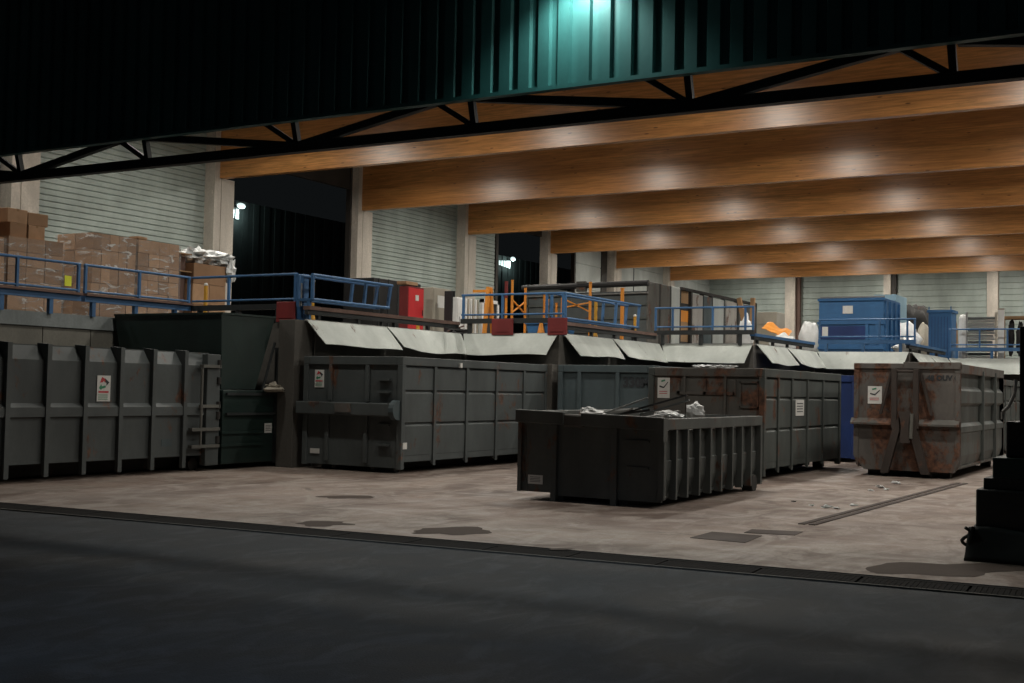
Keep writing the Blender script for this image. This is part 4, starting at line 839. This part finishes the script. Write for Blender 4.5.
t = thing('white_board', (*hit(1001, 345, y=44.9).xy, ZP), 'narrow white board standing between tray rack and wooden shelf', 'board'); MB().box(-0.1, 0.1, -0.03, 0.03, 0, 1.75).build('board', 'white', t); MB().box(-0.11, 0.11, -0.04, 0.04, 1.75, 1.8).build('edge', 'beige', t)
t = thing('wooden_shelf', (*hit(1022, 345, y=45.5).xy, ZP), 'wooden frame shelf with dark hanging sacks at the far right', 'shelf')
MB().box(-0.6, 1.1, -0.3, 0.3, 1.45, 1.55).build('top_board', 'wood', t)
for x in (-0.6, 0.3, 1.05): MB().box(x, x+0.08, -0.3, -0.2, 0, 1.45).build('upright', 'wood', t)
for x in (-0.35, -0.05, 0.5, 0.8): MB().blob((x, -0.1, 0.75), (0.13, 0.12, 0.6), 8, 8, 0.3, int(x*10), 2).build('sack', 'rubber' if x < 0.4 else 'white', t)
for k, (u, lb1) in enumerate(((742, 'left one of two pale boards sticking up in a V'), (750, 'right one of two pale boards sticking up in a V'))):
    p = hit(746, 330, y=37.0); a = Vector((p.x, 37.5, ZP)); b = hit(u+(-3 if k == 0 else 3), 298, y=37.5)
    o = MB().bar(tuple(Vector((0, 0, 0))), tuple(b-a), 0.13).build('upright_board', 'wood', None, tuple(a)); tag(o, lb1, 'board', 'pale boards in a V')

# ------------------------------------------------------------------ dark stepped machine at the right edge
tm = thing('stepped_press', (-1.1, 14.3, 0), 'dark green stepped machine on a tarp-covered base at the right edge', 'machine')
def B(nm, x0, x1, y0, y1, z0, z1, mt, bv=0.02): MB().box(x0+1.1, x1+1.1, y0-14.3, y1-14.3, z0, z1).build(nm, mt, tm, bevel=bv)
B('base_block', -2.14, 0.1, 13.8, 14.9, 0.1, 0.77, 'black'); B('middle_block', -2.07, 0.1, 13.85, 14.8, 0.77, 0.89, 'black', 0.01); B('upper_block', -1.98, 0.1, 13.85, 14.7, 0.89, 1.11, 'darkgreen', 0.01)
B('housing', -1.86, 0.1, 13.95, 14.6, 1.11, 1.5, 'black'); B('tower', -1.72, 0.1, 13.9, 14.5, 1.5, 2.52, 'black', 0.01)
g = MB().grid(lambda a, b: (-1.10+a*2.3-0.03*b, -0.55-0.10*b+0.03*math.sin(a*14), 0.36-0.35*b+0.03*noise.noise(Vector((a*6, b*3, 0)))), 24, 8, 0.02); g.sm = True; g.build('tarp_skirt', 'rubber', tm)
g = MB().grid(lambda a, b: (-1.06-0.08*b, -0.62+a*1.2, 0.38-0.36*b+0.03*noise.noise(Vector((a*6, b*3, 7)))), 12, 8, 0.02); g.build('tarp_skirt', 'rubber', tm)
hs = MB(); pp = [Vector((-1.13+0.05*math.sin(i*0.9), -0.6+0.02*i, 0.36-0.03*i)) for i in range(12)]
for q, r in zip(pp[:-1], pp[1:]): hs.tube(q, r, 0.018)
hs.build('cable', 'rubber', tm)
hk = MB(); hp_ = [(-0.80, -0.3, 1.52), (-0.80, -0.3, 1.6), (-0.74, -0.3, 1.66), (-0.68, -0.3, 1.8), (-0.67, -0.3, 1.95)]
for q, r in zip(hp_[:-1], hp_[1:]): hk.tube(q, r, 0.02)
hk.build('pale_hook', 'paper', tm)

# ------------------------------------------------------------------ things on the ground
def ground_quad(pix, mat, name, label, cat, z0=0.012, th=0.006, group=None):
    q = [hit(u, v, z=z0) for u, v in pix]; c_ = sum(q, Vector())/len(q)
    o = MB().prism([((p-c_).x, (p-c_).y) for p in q], 'z', 0, th).build(name, mat, None, (c_.x, c_.y, z0)); tag(o, label, cat, group); return o
gr = thing('ground_rail', (-4.4, 20.9, 0.012), 'long dark steel guide rail let into the apron before the rusty container', 'rail')
for dx in (-0.10, 0.04): MB().prism([(-0.22+dx, -4.9), (-0.13+dx, -4.9), (0.21+dx, 4.9), (0.13+dx, 4.9)], 'z', 0, 0.012).build('rail_strip', 'brownplate', gr)
ground_quad([(690, 538), (712, 532), (762, 536), (745, 543)], 'brownplate', 'cover_plate', 'larger brown rectangular cover plate in the apron', 'plate', group='cover plates in the apron')
ground_quad([(744, 533), (752, 529.5), (803, 532), (795, 535.5)], 'brownplate', 'cover_plate', 'thinner brown cover plate just behind the larger one', 'plate', group='cover plates in the apron')
def stain(u, v, wu, wv, label, seed, mat='stain'):
    pts = []
    for i in range(28):
        t_ = 2*math.pi*i/28; k = 1+0.3*noise.noise(Vector((math.cos(t_)*1.5, math.sin(t_)*1.5, seed)))*2; pts.append(hit(u+math.cos(t_)*wu*k, v+math.sin(t_)*wv*k, z=0.013))
    c_ = sum(pts, Vector())/28
    o = MB().add([(p.x-c_.x, p.y-c_.y, 0) for p in pts], [tuple(range(28))]).build('oil_stain', mat, None, (c_.x, c_.y, 0.0145)); tag(o, label, 'stain', 'dark stains on the apron')
stain(349, 497, 30, 1.6, 'thin dark streak on the apron before the grey container', 1); stain(324, 523.5, 26, 2.6, 'dark stain nearest the left end of the drain', 2); stain(452, 531.5, 42, 3.6, 'wide dark stain near the middle of the drain', 3)
stain(935, 569, 75, 7.5, 'long dark wet patch before the machine at the right', 4); stain(560, 549, 14, 0.8, 'tiny dark streak close to the drain', 5)
lit = [(880, 488, 5), (897, 484, 5), (886, 490, 3), (826, 508, 6), (812, 506, 3), (853, 506, 4), (794, 502, 3), (836, 509, 4), (871, 491, 3)]
for k, (u, v, r) in enumerate(lit):
    p = hit(u, v, z=0.012); rr = r*p.y/1210*0.8
    o = MB().blob((0, 0, rr*0.28), (rr, rr*0.8, rr*0.3), 9, 6, 0.7, k, 3).build('litter_scrap', 'bag' if k != 6 else 'rubber', None, (p.x, p.y, 0.012))
    tag(o, ['white scrap on the ground left of the hook container foot', 'white scrap nearest the foot of the hook container', 'tiny white scrap in front of the two near the hook container', 'largest pale scrap beside the ground rail, middle of apron', 'small pale scrap left of the largest one', 'pale scrap lying right against the ground rail', 'small dark scrap far left of the litter', 'pale scrap touching the right of the largest one', 'tiny pale scrap left of the hook container litter'][k], 'litter', 'litter on the apron')
